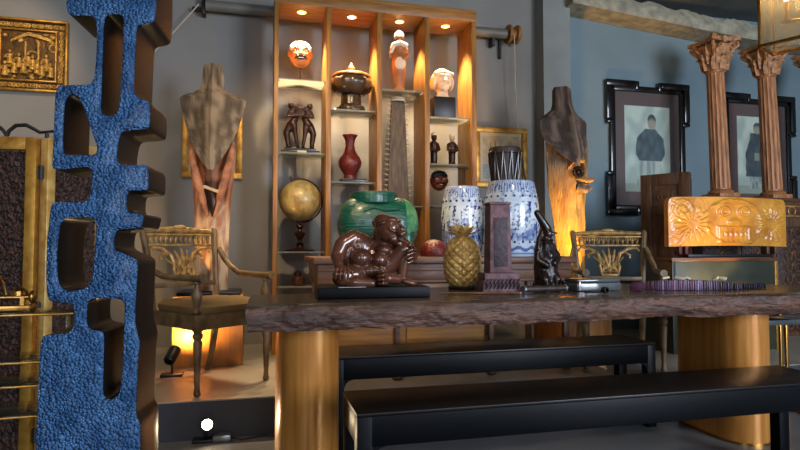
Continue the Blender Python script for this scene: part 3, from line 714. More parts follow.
# ============================================================ ARMCHAIRS (local: faces -Y)
def armchair(label, loc, rz, sc=1.0):
    t = thing('armchair', label, 'armchair', loc, rz, 'antique armchairs with pierced backs')
    t.scale = (sc, sc, sc)
    wf, wb, yf, yb = .27, .235, -.25, .23
    # seat rails
    b = MB()
    b.prism([(-wf, yf), (wf, yf), (wb, yb), (-wb, yb)], .355, .435, 'z')
    part('seat_rail', b, M['chairwood'], t)
    # cushion
    rings = []
    for (z, k, sh) in ((.436, .97, 0), (.455, 1.0, 0), (.475, 1.0, 0), (.492, .93, 0), (.503, .7, 0), (.507, .35, 0)):
        pts = []
        for j in range(40):
            a = 2*pi*j/40; ca, sa = cos(a), sin(a)
            x = abs(ca)**.35*(1 if ca > 0 else -1); y = abs(sa)**.35*(1 if sa > 0 else -1)
            ww = (wf if y < 0 else wb)+(wb-wf)*0; ww = wf+(wb-wf)*(y+1)/2
            pts.append((x*ww*k, (yf+yb)/2+y*(yb-yf)/2*k, z))
        rings.append(pts)
    b = MB(); b.skin(rings); part('cushion', b, M['velvet'], t)
    # front legs
    prof = [(.012, 0), (.02, .012), (.016, .03), (.014, .05), (.02, .20), (.025, .29), (.018, .30), (.028, .315), (.028, .33), (.02, .34), (.028, .354)]
    for s_ in (-1, 1):
        part('leg', MB().lathe(prof, (s_*(wf-.028), yf+.028, 0), 14).box((s_*(wf-.028), yf+.028, .395), (.066, .066, .079), bev=.004), M['chairwood'], t)
        # arm post
        ap = [(.016, .436), (.024, .45), (.014, .47), (.026, .52), (.03, .545), (.016, .58), (.014, .60), (.022, .605), (.018, .615)]
        part('arm_post', MB().lathe(ap, (s_*(wf-.028), yf+.04, 0), 14), M['chairwood'], t)
        part('arm', MB().tube([(s_*(wb+.02), yb+.03, .80), (s_*(wb+.035), yb-.0, .74), (s_*(wb+.05), yb-.06, .675), (s_*(wf+.0), yb-.16, .64), (s_*(wf-.01), yf+.16, .634), (s_*(wf-.028), yf+.04, .632), (s_*(wf-.028), yf-.015, .636)], [.016, .019, .019, .018, .018, .02, .024], 10), M['chairwood'], t)
        # rear leg and stile: one sabre-shaped post each
        part('leg', MB().tube([(s_*(wb-.01), yb+.10, 0.002), (s_*(wb-.012), yb+.05, .12), (s_*(wb-.014), yb+.016, .28), (s_*(wb-.014), yb+.008, .40)], [.017, .02, .023, .024], 8), M['chairwood'], t)
        part('stile', MB().tube([(s_*(wb-.012), yb+.01, .402), (s_*(wb-.008), yb+.02, .56), (s_*(wb+.005), yb+.05, .76), (s_*(wb+.02), yb+.085, .915), (s_*(wb+.022), yb+.09, .93)], [.022, .02, .019, .022, .012], 8), M['chairwood'], t)
    def by(z): return yb+.015+.075*sm(.5, .93, z)
    part('top_rail', MB().tube([(-wb-.02, by(.9), .905), (-wb*.5, by(.9)+.012, .91), (0, by(.9)+.015, .916), (wb*.5, by(.9)+.012, .91), (wb+.02, by(.9), .905)], [.016, .02, .024, .02, .016], 10).ell((0, by(.9), .93), (.05, .016, .016)), M['chairgilt'], t)
    # arcade of little beads under the top rail
    b = MB().box((0, by(.84), .882), (2*wb, .022, .012), bev=.003).box((0, by(.83), .818), (2*wb-.01, .024, .014), bev=.003)
    for k in range(13):
        x = -wb+.03+(2*wb-.06)*k/12
        b.ell((x, by(.85), .85), (.009, .011, .026), u=8, v=8); b.torus((x, by(.85), .862), .013, .004, (pi/2, 0, 0), 12, 5)
    part('bead_gallery', b, M['chairgilt'], t)
    part('lower_rail', MB().box((0, by(.56), .575), (2*wb-.03, .026, .03), bev=.004), M['chairwood'], t)
    # pierced palmette splat
    b = MB().box((0, by(.6), .60), (.12, .02, .02), bev=.004)
    for k in range(7):
        a = (k-3)*.24; L = .17-.012*abs(k-3)
        x0, z0 = sin(a)*.025, .635
        pts = [(x0, by(.65), z0), (x0+sin(a)*L*.5, by(.72)-.008, z0+cos(a)*L*.55), (x0+sin(a)*L*1.05, by(.8), z0+cos(a)*L*.98)]
        b.tube(pts, [.008, .014, .006], 8, .7)
    for s_ in (-1, 1):
        b.tube([(s_*.055, by(.6), .60), (s_*.07, by(.66), .66), (s_*.06, by(.7), .70), (s_*.08, by(.76), .76), (s_*.14, by(.79), .795), (s_*.20, by(.8), .80), (s_*.22, by(.78), .775)], [.012, .013, .012, .014, .013, .011, .014], 8)
        b.tube([(s_*.08, by(.76), .76), (s_*.12, by(.76), .765), (s_*.15, by(.75), .745), (s_*.145, by(.74), .725)], [.008, .01, .009, .011], 8)
        b.torus((s_*.03, by(.63), .64), .018, .005, (pi/2, 0, 0), 14, 6).ell((s_*.02, by(.62), .68), (.008, .01, .02), (0, s_*.3, 0), 8, 6)
        b.tube([(s_*.06, by(.62), .61), (s_*.035, by(.65), .65), (s_*.05, by(.69), .69)], [.01, .009, .008], 8)
    b.ell((0, by(.62), .635), (.02, .014, .024))
    part('splat', b, M['chairgilt'], t)
    return t
Lf = Vector((-.319, 3.294)); Rf = Vector((.09, 3.645)); mid = (Lf+Rf)/2; dirv = (Rf-Lf).normalized(); bk = Vector((-dirv.y, dirv.x))
cc = mid + bk*.225
armchair('antique armchair with brown velvet seat at the left end of the table', (cc.x, cc.y, PF+.001), atan2(dirv.y, dirv.x))
a1 = W(573, 240, 3.78); a2 = W(645, 240, 3.78)
armchair('gilt backed antique armchair behind the table near the right carved post', ((a1.x+a2.x)/2-.25*sin(radians(24)), 3.78-.25*cos(radians(24)), PF+.001), radians(-24), 1.0)

# ============================================================ SIDEBOARD + STOOLS
sx0 = W(313, 258, 3.43).x; sx1 = W(576, 258, 3.43).x; ZS = W(450, 257, 3.43).z
t = thing('sideboard', 'long dark brown wooden sideboard standing behind the slab table', 'sideboard', ((sx0+sx1)/2, 3.74, PF))
w = sx1-sx0; h = ZS-PF
part('top', MB().box((0, 0, h-.02), (w, .66, .04), bev=.006), M['brown'], t)
part('apron', MB().box((0, 0, h-.10), (w-.06, .60, .118), bev=.003).box((0, -.306, h-.075), (w-.06, .01, .02), bev=.003).box((0, -.306, h-.15), (w-.06, .012, .016), bev=.003), M['brown'], t)
bw = W(496, 330, 3.45).x-W(330, 330, 3.45).x; bxc = -w/2+.03+bw/2
cb = part('cabinet', MB().box((bxc, -.11, .34), (bw, .34, .48), bev=.003), M['oakh'], t)
for k in range(2):
    d = part('door', MB().box((bxc+(k-.5)*bw/2, -.286, .34), (bw/2-.03, .014, .43), bev=.004), M['oakh'], t)
    part('knob', MB().ell((bxc+(k-.5)*.12, -.302, .36), .012), M['brass'], d)
for lx in (W(397, 330, 3.44).x, W(491, 330, 3.44).x):
    dx = lx-(sx0+sx1)/2
    part('leg', MB().box((dx, -.298, .33), (.035, .035, .54), bev=.004).lathe([(.02, 0), (.034, .012), (.034, .04), (.02, .058)], (dx, -.298, 0), 16), M['brown'], t)
for dx in (w/2-.06,):
    for yy in (-.27, .27): part('leg', MB().box((dx, yy, (h-.16)/2), (.04, .04, h-.162), bev=.004), M['brownv'], t)
for yy in (.24,): part('leg', MB().box((-w/2+.06, yy+.015, .05), (.04, .03, .098)), M['brownv'], t)

def stool(label, loc, rz, H, r, seed, dark):
    t = thing('garden_stool', label, 'garden stool', loc, rz, 'blue and white porcelain stools on the sideboard')
    prof = []
    N = 90
    for i in range(N+1):
        z = i/N; prof.append((r*(.80+.20*sin(pi*min(1, max(0, z)))**.8), z*H))
    prof += [(r*.76, H+.004), (r*.4, H+.010), (r*.05, H+.012)]
    b = MB().lathe(prof, seg=160); me = b.mesh('body')
    def col(c):
        th = atan2(c.y, c.x)+rz; v = c.z/H; wht = mixc((226, 234, 240), (200, 214, 228), .5+nz(th*3, v*8, seed))
        bl = (40, 70, 140); dk = (26, 40, 84)
        n1 = nz(th*4.0, v*9, seed)+.5*nz(th*9, v*20, seed+3); n2 = nz(th*16, v*30, seed+7)
        if v > .965: return mixc(wht, bl, .55 if (th*14) % 1 < .5 else .1)
        if v > .84:
            fr = (th*9) % 1; d = (.97-v)/.13
            return mixc(wht, bl, .85 if (abs(fr-.5) < .22*(1-d*.6) or n2 > .28) else .12)
        if .72 < v <= .84: return mixc(wht, bl, .35 if n1 > .25 else .06)
        if v < .05 : return mixc(wht, bl, .6 if v > .03 else .2)
        if v < .17:
            k = sin(th*10)*.02; return mixc(wht, bl, .75 if abs(v-.10-k) < .022 or n1 > .3 else .1)
        if v < .21: return mixc(wht, bl, .12)
        # landscape band
        hill = .36+.12*nz(th*1.5, seed)+.05*nz(th*6, seed)
        tree = nz(th*5, v*6, seed+11)+.6*n2
        if tree > (.22 if dark else .34): return mixc(bl, dk, .8 if n2 > 0 else .35) if dark else mixc(bl, dk, .4 if n2 > .1 else 0)
        if v < hill: return mixc(wht, bl, .45+.5*n1+.3*n2)
        if abs((v*16+n1*.5) % 1-.5) < .05 and v < .5: return mixc(wht, bl, .5)
        if n1 > .32: return mixc(wht, bl, .55)
        return wht
    paint(me, col); bd = link('body', me, M['porc'], t)
    for row in (.79, .19):
        for k in range(20):
            a = 2*pi*k/20; rr = r*(.80+.20*sin(pi*row)**.8)
            part('boss', MB().ell((cos(a)*rr, sin(a)*rr, row*H), .0085, u=10, v=8), PAINTDK, t)
    return t
PAINTDK = mat('cobalt_glaze', (48, 62, 96), .2, coat=.3)
d1 = 3.52+.20
def s_at(px0_, px1_, Y): 
    a = W(px0_, 220, Y); b_ = W(px1_, 220, Y); return (a.x+b_.x)/2, (b_.x-a.x)/2
d1 = 3.80; x, r = s_at(441, 484, d1); stool('blue and white porcelain garden stool with dark trees, behind the brass pineapple', (x, d1, ZS+.001), .3, W(460, 188, d1).z-ZS, r*.94, 2.0, True)
d1 = 3.63; x, r = s_at(484, 538, d1-.02); stool('larger blue and white porcelain garden stool behind the purple stone pillar', (x, d1-.02, ZS+.001), .0, W(510, 182.5, d1-.02).z-ZS, r*.94, 6.0, False)

# green glazed stool
x, r = s_at(338, 418, 3.70)
gh = W(375, 192, 3.70).z-ZS
t = thing('green_stool', 'large green glazed ceramic stool with ribbed top seat behind the bronze figure', 'garden stool', (x, 3.72, ZS+.001))
RX = gh*.45
def barrel(x0, x1, n, grow=1.0):
    rings = []
    for i in range(n+1):
        x = x0+(x1-x0)*i/n; k = max(.0, 1-abs(x/r)**3.4)**(1/2.4)*grow
        rings.append([(x, .78*RX*k*cos(2*pi*q_/64)*1.0, gh*.50+RX*k*sin(2*pi*q_/64)*(.92+.08*(1 if sin(2*pi*q_/64) > 0 else 0))) for q_ in range(64)])
    b = MB(); b.skin(rings); return b
part('body', barrel(-r*.9985, r*.60, 40), M['greenglaze'], t)
part('end_band', barrel(r*.602, r*.9985, 24, 1.015), M['greenpale'], t)
b = MB()
for sx in (-1, 1):
    for sy in (-1, 1): part('foot', MB().lathe([(.06, 0), (.062, .02), (.05, .06), (.06, .16)], (sx*r*.62, sy*.09, 0), 16), M['greenglaze'], t)
part('seat', MB().lathe([(.10, gh*.80), (.15, gh*.82), (.156, gh*.93), (.15, gh*.985), (.12, gh), (.02, gh+.004)], (-.03, 0.02, 0), 80, fn=lambda rr, th, z: rr*(1+.018*(1 if sin(th*26) > 0 else 0))), M['greenglaze'], t)
b = MB().tube([(-.45*r, -.70*RX, gh*.68), (-.2*r, -.66*RX, gh*.74), (.1*r, -.70*RX, gh*.69), (.42*r, -.66*RX, gh*.72)], .010, 6)
random.seed(5)
for k in range(0):
    a = random.uniform(-.5, .5); e = random.uniform(.25, 1.1)
    px_ = a*r*.9; kk = sqrt(max(0, 1-(px_/r)**2))
    b.ell((px_, -cos(e)*.2*kk, gh*.52+sin(e)*gh*.40*kk), (.014, .007, .007), (0, random.uniform(0, 3), 0), 8, 6)
part('flower_relief', b, M['greenglaze'], t)

# dark drum behind the stools
q = W(505, 186, 3.955)
x = q.x; zt = W(505, 149, 3.955).z
t = thing('tall_drum', 'tall dark wooden drum with laced skin standing behind the right porcelain stool', 'drum', (x, 3.955, ZS+.001))
hh = zt-ZS
rt = .112
part('shell', MB().lathe([(.07, 0), (.075, .02), (.085, hh*.5), (rt*.95, hh-.03), (rt, hh-.005)], seg=30), M['drum'], t)
part('skin', MB().lathe([(rt*1.0, hh-.045), (rt*1.06, hh-.04), (rt*1.06, hh-.01), (rt*1.02, hh+.003), (.01, hh+.005)], seg=30, fn=lambda rr, th, z: rr*(1+.02*sin(th*9)*(1 if z < hh-.02 else 0))), M['drum'], t)
b = MB()
for k in range(12):
    a = 2*pi*k/12; a2 = a+.26
    b.cap((cos(a)*rt*1.08, sin(a)*rt*1.08, hh-.03), (cos(a2)*.095, sin(a2)*.095, hh*.62), .005, seg=6).cap((cos(a2)*.095, sin(a2)*.095, hh*.62), (cos(a+.52)*rt*1.08, sin(a+.52)*rt*1.08, hh-.03), .005, seg=6)
part('lacing', b, M['darkwood'], t)
part('carrying_strap', MB().tube([(.12, -.03, hh-.05), (.14, -.05, hh*.7), (.115, -.04, hh*.45), (.10, -.03, hh*.3)], [.008]*4, 8), M['iron'], t)
part('peg', MB().cap((-.10, -.02, hh-.02), (-.14, -.03, hh-.05), .008, .006), M['darkwood'], t)
# red domed box on the sideboard
q = W(434, 255, 3.66)
t = thing('domed_box', 'dark red domed box on the sideboard beside left porcelain stool', 'box', (q.x, 3.66, ZS+.001))
part('body', MB().lathe([(.09, 0), (.094, .01), (.094, .03)], seg=30), M['red'], t)
part('lid', MB().lathe([(.096, .0305), (.094, .05), (.075, .085), (.04, .105), (.005, .112)], seg=30), M['red'], t)

# ============================================================ SLAB TABLE
TZ = .78
t = thing('slab_table', 'long live edge wooden slab table on two rounded brass pedestals', 'table', (0, 0, 0))
NX, NYs, TH = 320, 26, .104
def yfront(x): return 2.30 + .012*nz(x*2.2, 1) + .016*nz(x*7, 5) - .012*sm(1.2, 2.8, x) + .055*sm(1.40, 1.50, x)*0
def yback(x): return 2.80+.33*sm(-.1, 1.15, x)+.03*nz(x*2, 8)
bm = bmesh.new()
rows = []
X0, X1 = -.03, 3.05
for i in range(NX+1):
    x = X0+(X1-X0)*i/NX; col_ = []
    yf, yb = yfront(x), yback(x)
    xe = lambda y, z: x + (.02*nz(y*6, z*14, 2)*(1-sm(0, .06, x-X0)) if x-X0 < .06 else 0) + ((.03*(y-2.3))*(1-sm(0, .1, x-X0)) if x-X0 < .1 else 0)
    for j in range(NYs+1):
        v = j/NYs; y = yf+.012+(yb-yf-.012)*v
        col_.append(bm.verts.new((xe(y, TZ), y, TZ+.0015*nz(x*5, y*5))))
    # back edge, under side, front edge down to up
    for k in range(1, 5): col_.append(bm.verts.new((xe(yb, TZ-TH*k/4), yb+.01*nz(x*9, k*1.3), TZ-TH*k/4)))
    low = TZ-TH-.008*nz(x*3, 3)-.006*nz(x*11, 6)+.012*sm(1.2, 1.7, x)*nz(x*4, 2)
    col_.append(bm.verts.new((x, (yf+yb)/2, TZ-TH)))
    nf = 14
    for k in range(nf):
        u = k/nf; z = low+(TZ-.004-low)*u
        bul = .016*sin(pi*u)
        d = .009*nz(x*6, z*18, 1)+.008*nz(x*22+z*40, z*50, 4)+.007*nz(x*60+z*60, z*90, 7)
        sl = .05*(1-u)*sm(1.35, 1.5, x)
        col_.append(bm.verts.new((xe(yf, z), yf-bul+d+sl*.6-.006, z)))
    rows.append(col_)
n = len(rows[0])
for a, b in zip(rows, rows[1:]):
    for k in range(n):
        l = (k+1) % n; bm.faces.new((a[k], b[k], b[l], a[l]))
bm.faces.new(rows[0]); bm.faces.new(list(reversed(rows[-1])))
bmesh.ops.recalc_face_normals(bm, faces=bm.faces)
me = bpy.data.meshes.new('slab_top'); bm.to_mesh(me); bm.free()
for p in me.polygons: p.use_smooth = True
me.set_sharp_from_angle(angle=radians(50))
o = link('slab_top', me, M['slab'], t)
me.materials.append(M['slabtop'])
for p in me.polygons:
    if p.normal.z > .8: p.material_index = 1
def stadium(cx, y0, y1, r, n=16):
    pts = []
    for i in range(n+1): a = pi+pi*i/n; pts.append((cx+r*cos(a), y0+r+r*sin(a)))
    for i in range(n+1): a = pi*i/n; pts.append((cx+r*cos(a), y1-r+r*sin(a)))
    return pts
for cx in (.228, 2.50):
    lg = part('pedestal', MB().prism(stadium(cx, 2.43, 2.96, .132), .012, TZ-TH-.0, 'z'), M['brassleg'], t)
    part('foot_plate', MB().prism(stadium(cx, 2.425, 2.965, .137), .0, .012, 'z'), M['brass'], lg)

# ============================================================ BENCHES
def bench(label, x0, x1, y0, y1, h=.45):
    t = thing('bench', label, 'bench', ((x0+x1)/2, (y0+y1)/2, 0), 0, 'black benches along the slab table')
    w, d = x1-x0, y1-y0
    part('seat', MB().box((0, 0, h-.006), (w, d, .011), bev=.003), M['benchtop'], t)
    ap = MB()
    for sy in (-1, 1): ap.box((0, sy*(d/2-.012), h-.0625), (w-.10, .022, .101), bev=.003)
    for sx in (-1, 1): ap.box((sx*(w/2-.014), 0, h-.0625), (.022, d-.10, .101), bev=.003)
    # rounded haunches where apron meets leg
    part('apron', ap, M['benchside'], t)
    for sx in (-1, 1):
        for sy in (-1, 1):
            b = MB().box((sx*(w/2-.029), sy*(d/2-.029), (h-.0125)/2), (.055, .055, h-.0128), bev=.004)
            pts = [(0, 0)]+[(.045-.045*sin(a), -.045+.045*cos(a)) for a in [pi/2*k/6 for k in range(7)]]
            b.prism([(sx*(w/2-.056)-sx*p[0]*1.0, h-.113+p[1]) for p in [(0, 0), (.045, 0), (.026, -.006), (.012, -.016), (.004, -.03), (0, -.045)]], sy*(d/2-.025), sy*(d/2-.004))
            part('leg', b, M['benchside'], t)
    return t
bench('long black wooden bench nearest the camera in front of the slab table', .33, 2.39, 1.915, 2.235)
bench('black wooden bench farther back beneath the slab table', .37, 2.19, 2.83, 3.15, .468)

# ============================================================ THINGS ON THE TABLE
Z1 = TZ+.002
# bronze figure
a = GZ(318, 299, Z1); c = GZ(430, 297, Z1)
mid = (a+c)/2; rzb = atan2((c-a).y, (c-a).x); Lb = (c-a).length
t = thing('bronze_figure', 'polished brown bronze of a seated full-bodied person leaning on a raised knee', 'sculpture', (mid.x-sin(rzb)*.13, mid.y+cos(rzb)*.13, Z1), rzb)
part('base', MB().box((0, 0, .0235), (Lb, .26, .047), bev=.003), M['benchside'], t)
part('name_plate', MB().box((-.10, -.118, .0475), (.12, .02, .003)), M['steel'], t)
KX = Lb/112.0
def q(px, py, y=0): return Vector(((px-374)*KX, y, .047+(286.5-py)*KX))
def R_(r): return r*KX
b = MB()
# torso, belly, shoulders, hips
b.ell(q(374, 262, .02), (R_(24), .075, R_(21))).ell(q(362, 246, .022), (R_(19), .065, R_(15)), (0, .45, 0)).ell(q(352, 255, .02), (R_(14), .06, R_(20))).ell(q(390, 246, .025), (R_(18), .062, R_(13)), (0, .3, 0))
b.ell(q(372, 276, .03), (R_(26), .085, R_(12)))
b.ell(q(362, 258, -.05), (R_(11.5), .046, R_(9.5))).ell(q(381, 260, -.055), (R_(9), .038, R_(8))).ell(q(386, 250, -.04), (R_(9), .04, R_(6)))
b.ell(q(372, 271, -.035), (R_(14), .05, R_(8)))
# arm on the left with its hand on the knee
b.limb([q(356, 237, .0), q(344, 244, -.02), q(338, 256, -.04), q(339, 265, -.085)], [R_(8.5), R_(8), R_(6.6), R_(5.2)])
# folded leg
b.limb([q(370, 277, .0), q(354, 275.5, -.05), q(342, 276.5, -.075)], [R_(12), R_(12), R_(10)])
b.limb([q(342, 279, -.07), q(356, 282, -.10), q(372, 283, -.10)], [R_(7), R_(6), R_(4.6)])
# raised knee
b.limb([q(382, 277, -.01), q(397, 261, -.035), q(407, 249, -.055)], [R_(10), R_(9), R_(8.5)])
b.limb([q(408, 250, -.05), q(406, 266, -.05), q(405, 279, -.045)], [R_(8), R_(6.5), R_(5)])
b.ell(q(412, 283, -.06), (R_(9), .022, R_(3.4)), (0, .25, 0))
# arm on the right round the knee
b.limb([q(404, 240, .02), q(415, 248, -.0), q(418, 256, -.03)], [R_(7.5), R_(6), R_(5)])
b.limb([q(398, 279, -.085), q(388, 278, -.105), q(383, 278, -.11)], [R_(5.5), R_(4.8), R_(4.2)])
# neck, head, face turned down to the right
b.cap(q(386, 243, .0), q(391, 234, -.02), R_(8.5), R_(8.5))
b.ell(q(392.5, 228.5, -.03), (R_(13), .058, R_(14.5)), (0, .5, 0)).ell(q(398, 239, -.05), (R_(8), .036, R_(6.5)), (0, .5, 0))
b.cap(q(398, 229, -.082), q(402, 234, -.10), R_(1.8), R_(3.0)).ell(q(401.5, 239.5, -.085), (R_(3.8), .012, R_(1.5)), (0, .5, 0)).ell(q(401, 243.5, -.07), (R_(3.5), .014, R_(2.5)))
b.ell(q(392.5, 229.5, -.083), (R_(5), .013, R_(1.5)), (0, .5, 0)).ell(q(403, 225, -.075), (R_(4), .012, R_(1.4)), (0, .5, 0))
b.ell(q(394, 238.5, -.07), (R_(4.2), .018, R_(3.6))).ell(q(405.5, 232.5, -.06), (R_(3.5), .018, R_(3.5)))
b.ell(q(380.5, 236, -.02), (R_(2.6), .016, R_(4)))
# hands: palm, four bent fingers and a thumb each
b.ell(q(341, 269, -.115), (R_(6.5), .02, R_(4.5)))
for k in range(4):
    x = 335.2+k*3.9
    b.limb([q(x+.6, 268-abs(k-1.6)*.3, -.133), q(x-.1, 273, -.152), q(x-.5, 279.3-abs(k-1.6)*1.1, -.146)], [R_(1.55), R_(1.5), R_(1.2)], 8)
b.limb([q(347, 268.5, -.12), q(351, 271, -.135), q(351.5, 275, -.135)], [R_(1.8), R_(1.6), R_(1.3)], 8)
b.ell(q(384, 277, -.115), (R_(4), .02, R_(5.5)))
for k in range(4):
    z = 271.2+k*3.9
    b.limb([q(386, z, -.13), q(381, z-.4, -.152), q(375.8+abs(k-1.4)*.9, z+.4, -.142)], [R_(1.55), R_(1.5), R_(1.2)], 8)
b.limb([q(386, 271, -.125), q(383, 267.5, -.14), q(379, 266.5, -.14)], [R_(1.8), R_(1.6), R_(1.3)], 8)
b.ell(q(416, 255.5, -.075), (R_(4.5), .02, R_(6)))
for k in range(4):
    z = 250+k*3.9
    b.limb([q(418, z+.8, -.085), q(412.5, z-.8, -.115), q(406.5+abs(k-1.4)*.8, z+1.2, -.122)], [R_(1.55), R_(1.5), R_(1.2)], 8)
b.limb([q(417, 249, -.08), q(414, 245.5, -.10), q(410, 245, -.11)], [R_(1.8), R_(1.6), R_(1.3)], 8)
sculpt('body', b, M['bronze'], t, .0030, 2, .45)
b = MB()
b.ell(q(388.5, 222.5, -.012), (R_(13), .060, R_(9.5)), (0, .5, 0)).ell(q(382, 230, .0), (R_(6), .05, R_(9)), (0, .2, 0)).ell(q(379.5, 221.5, .0), (R_(4.5), .024, R_(4.5)))
for k in range(9):
    u = k/8
    b.tube([q(381+u*3, 224-3*u, -.072+.03*abs(u-.5)), q(390+u*5, 219.2-1.0*u, -.080+.02*u), q(396+u*8, 219.0+1.5*u, -.075+.012*u)], R_(1.1), 6)
sculpt('hair', b, M['bronze'], t, .0034, 1)

# brass pineapple
a = GZ(462.5, 290, Z1)
t = thing('brass_pineapple', 'cast brass pineapple with a crown of golden leaves on the table', 'ornament', (a+(a-EYE).to_2d().normalized().to_3d()*.10).to_tuple())
part('base', MB().lathe([(.075, 0), (.078, .008), (.07, .016)], seg=24), M['blacksatin'], t)
def pine(r, th, z):
    s_ = abs(sin(th*6+z*75))*abs(sin(th*6-z*75)); return r*(.96+.085*s_**.7)
prof = [(.065+.053*sin(pi*(.16+.70*i/50))**1.0*1.0-.02, .016+.272*i/50) for i in range(51)]
prof = [(.104*max(.02, (1-abs(2*(.08+.87*i/110)-1)**2.6))**.5*(1.0-.10*(i/110)), .016+.262*i/110) for i in range(111)]
part('body', MB().lathe(prof, seg=150, fn=pine), M['brasscast'], t)
for ring_, (n_, L_, tl) in enumerate(((9, .105, 1.12), (8, .10, .80), (5, .08, .35))):
    for k in range(n_):
        a_ = 2*pi*(k+.5*ring_)/n_; d_ = Vector((cos(a_), sin(a_), 0))
        z0 = .272
        pts = [Vector((0, 0, z0))+d_*.012]
        for s_ in (.35, .7, 1): pts.append(Vector((0, 0, z0))+d_*(.012+L_*s_*sin(tl*(.75+.35*s_)))+Vector((0, 0, L_*s_*cos(tl*(.75+.35*s_)))))
        part('leaf', MB().tube(pts, [.009, .016, .013, .002], 8, .22), M['leafgold'], t)

# purple stone pillar
a = GZ(478, 293, Z1); c = GZ(519, 292.5, Z1); md = (a+c)/2; wb_ = (c-a).length; rzp = atan2((c-a).y, (c-a).x)
hp = P(494, 205, (md-EYE).dot(HF)+.06).z-Z1
t = thing('stone_pillar', 'tapering purple grey stone pillar with carved base standing on the table', 'stone pillar', (md+(md-EYE).to_2d().normalized().to_3d()*.07).to_tuple(), rzp)
part('base', MB().box((0, 0, .03), (wb_, .14, .06), bev=.004, taper=.9).box((0, 0, .075), (wb_*.86, .12, .04), bev=.004), M['purple'], t)
b = MB(); random.seed(8)
for k in range(9):
    x = (k-4)*wb_*.095
    b.tube([(x-.008, -.071, .02), (x+.004, -.074, .035), (x-.004, -.074, .05), (x+.008, -.070, .066)], .0045, 6).torus((x, -.069, .04), .009, .003, (pi/2, 0, 0), 10, 5)
part('base_carving', b, M['purplei'], t)
part('shaft', MB().box((-.004, 0, .095+(hp-.095)/2), (wb_*.55, .105, hp-.095), bev=.006, taper=.90), M['purple'], t)
part('shaft_panel', MB().box((-.004, -.049, .11+(hp-.16)/2), (wb_*.34, .008, hp-.19), bev=.002), M['purplei'], t)
part('cap', MB().box((-.004, 0, hp+.006), (wb_*.55, .1, .014), bev=.004), M['purple'], t)

# dark wood figure
a = GZ(546, 289.5, Z1)
t = thing('ebony_figure', 'shiny dark carved wooden figure with tall pointed headdress on the table', 'figurine', (a+(a-EYE).to_2d().normalized().to_3d()*.08).to_tuple())
k_ = ((a+(a-EYE).to_2d().normalized().to_3d()*.08)-EYE).dot(HF)/F
def e(px, py, y=0): return Vector(((px-546)*k_, y, (289.5-py)*k_))
b = MB().lathe([(13.5*k_, 0), (13.5*k_, 5*k_), (12*k_, 8*k_), (11.5*k_, 22*k_), (10.5*k_, 34*k_), (8.5*k_, 44*k_), (4.5*k_, 51*k_)], seg=28, fn=lambda r, th, z: r*(1+.07*sin(th*6+z*30)))
b.ell(e(548, 235, -.005), (4.8*k_, .030, 6*k_)).cap(e(550, 235.5, -.02), e(555, 234.5, -.03), 2.2*k_, 1.2*k_)
b.limb([e(548, 230.5, 0), e(543, 223, .0), e(537.5, 214, .005)], [4.6*k_, 4.0*k_, 3.2*k_]).limb([e(544, 232, .01), e(539, 240, .0), e(536, 250, -.02)], [2.4*k_, 2.8*k_, 3*k_])
b.limb([e(552, 247, 0), e(556, 259, -.03), e(549, 264, -.06)], [4*k_, 3.6*k_, 3*k_]).limb([e(538, 248, 0), e(534, 261, -.03), e(541, 266, -.06)], [4*k_, 3.6*k_, 3*k_])
b.limb([e(540, 274, -.03), e(539, 280, -.06), e(541, 287, -.06)], [5*k_, 4.5*k_, 3.6*k_]).limb([e(551, 274, -.03), e(552, 280, -.06), e(551, 287, -.06)], [5*k_, 4.5*k_, 3.6*k_])
b.ell(e(546, 257, -.045), (4*k_, .02, 5*k_))
sculpt('body', b, M['darkwood'], t, .0045, 2)
part('necklace', MB().torus(e(546, 242, -.004), .036, .005, (-.2, 0, 0)), M['darkwood'], t)

# thin reddish stick and dark scroll
a = GZ(440, 293, Z1+.004); c = GZ(520, 293.2, Z1+.004); c2 = GZ(524, 292.8, Z1+.004)
t = thing('thin_stick', 'thin dark red stick lying in front of the purple stone pillar', 'stick', a)
d = c-a
part('shaft', MB().tube([(0, 0, 0), d*.5, d], [.003, .006, .006], 8), M['brown'], t)
part('metal_tip', MB().tube([d*1.0, d*1.02], [.007, .007], 8), M['steel'], t)
a = GZ(523, 293, Z1); c = GZ(566, 291.5, Z1); d = c-a; L_ = d.length
t = thing('scroll_case', 'dark cylindrical case with metal ends lying in front of the dark figure', 'case', a, atan2(d.y, d.x))
part('tube', MB().lathe([(.0165, .012), (.0165, L_-.012)], (0, 0, .018), 20, (0, pi/2, 0)), M['drum'], t)
for x in (0, L_-.012): part('end_cap', MB().lathe([(.0176, x), (.0176, x+.012)], (0, 0, .018), 20, (0, pi/2, 0)), M['steel'], t)
# grey glass box with a pipe
a = GZ(578, 291.5, Z1); c = GZ(622, 290.5, Z1); d = c-a; L_ = d.length; rz_ = atan2(d.y, d.x)
t = thing('grey_box', 'shallow grey glass box with rounded lid in front of the gilt armchair', 'box', ((a+c)/2+Vector((-sin(rz_)*.07, cos(rz_)*.07, 0))), rz_)
part('body', MB().box((0, 0, .021), (L_, .13, .042), bev=.006), M['greybox'], t)
part('lid', MB().box((0, 0, .052), (L_*.98, .125, .019), bev=.007), M['greybox'], t)
part('end_band', MB().box((-L_*.44, 0, .026), (.012, .134, .05), bev=.003), M['steel'], t)
a = GZ(599, 293.5, Z1)
t = thing('tobacco_pipe', 'small black pipe lying in front of the grey glass box', 'pipe', a, .2)
part('bowl', MB().lathe([(.006, 0), (.015, .006), (.017, .02), (.016, .032), (.011, .032), (.010, .015)], (.02, .0, .017), 18, (pi/2, 0, 0)), M['blacksatin'], t)
part('stem', MB().tube([(.02, -.006, .012), (-.02, -.004, .008), (-.06, .0, .006), (-.085, .004, .005)], [.007, .006, .005, .004], 8), M['blacksatin'], t)
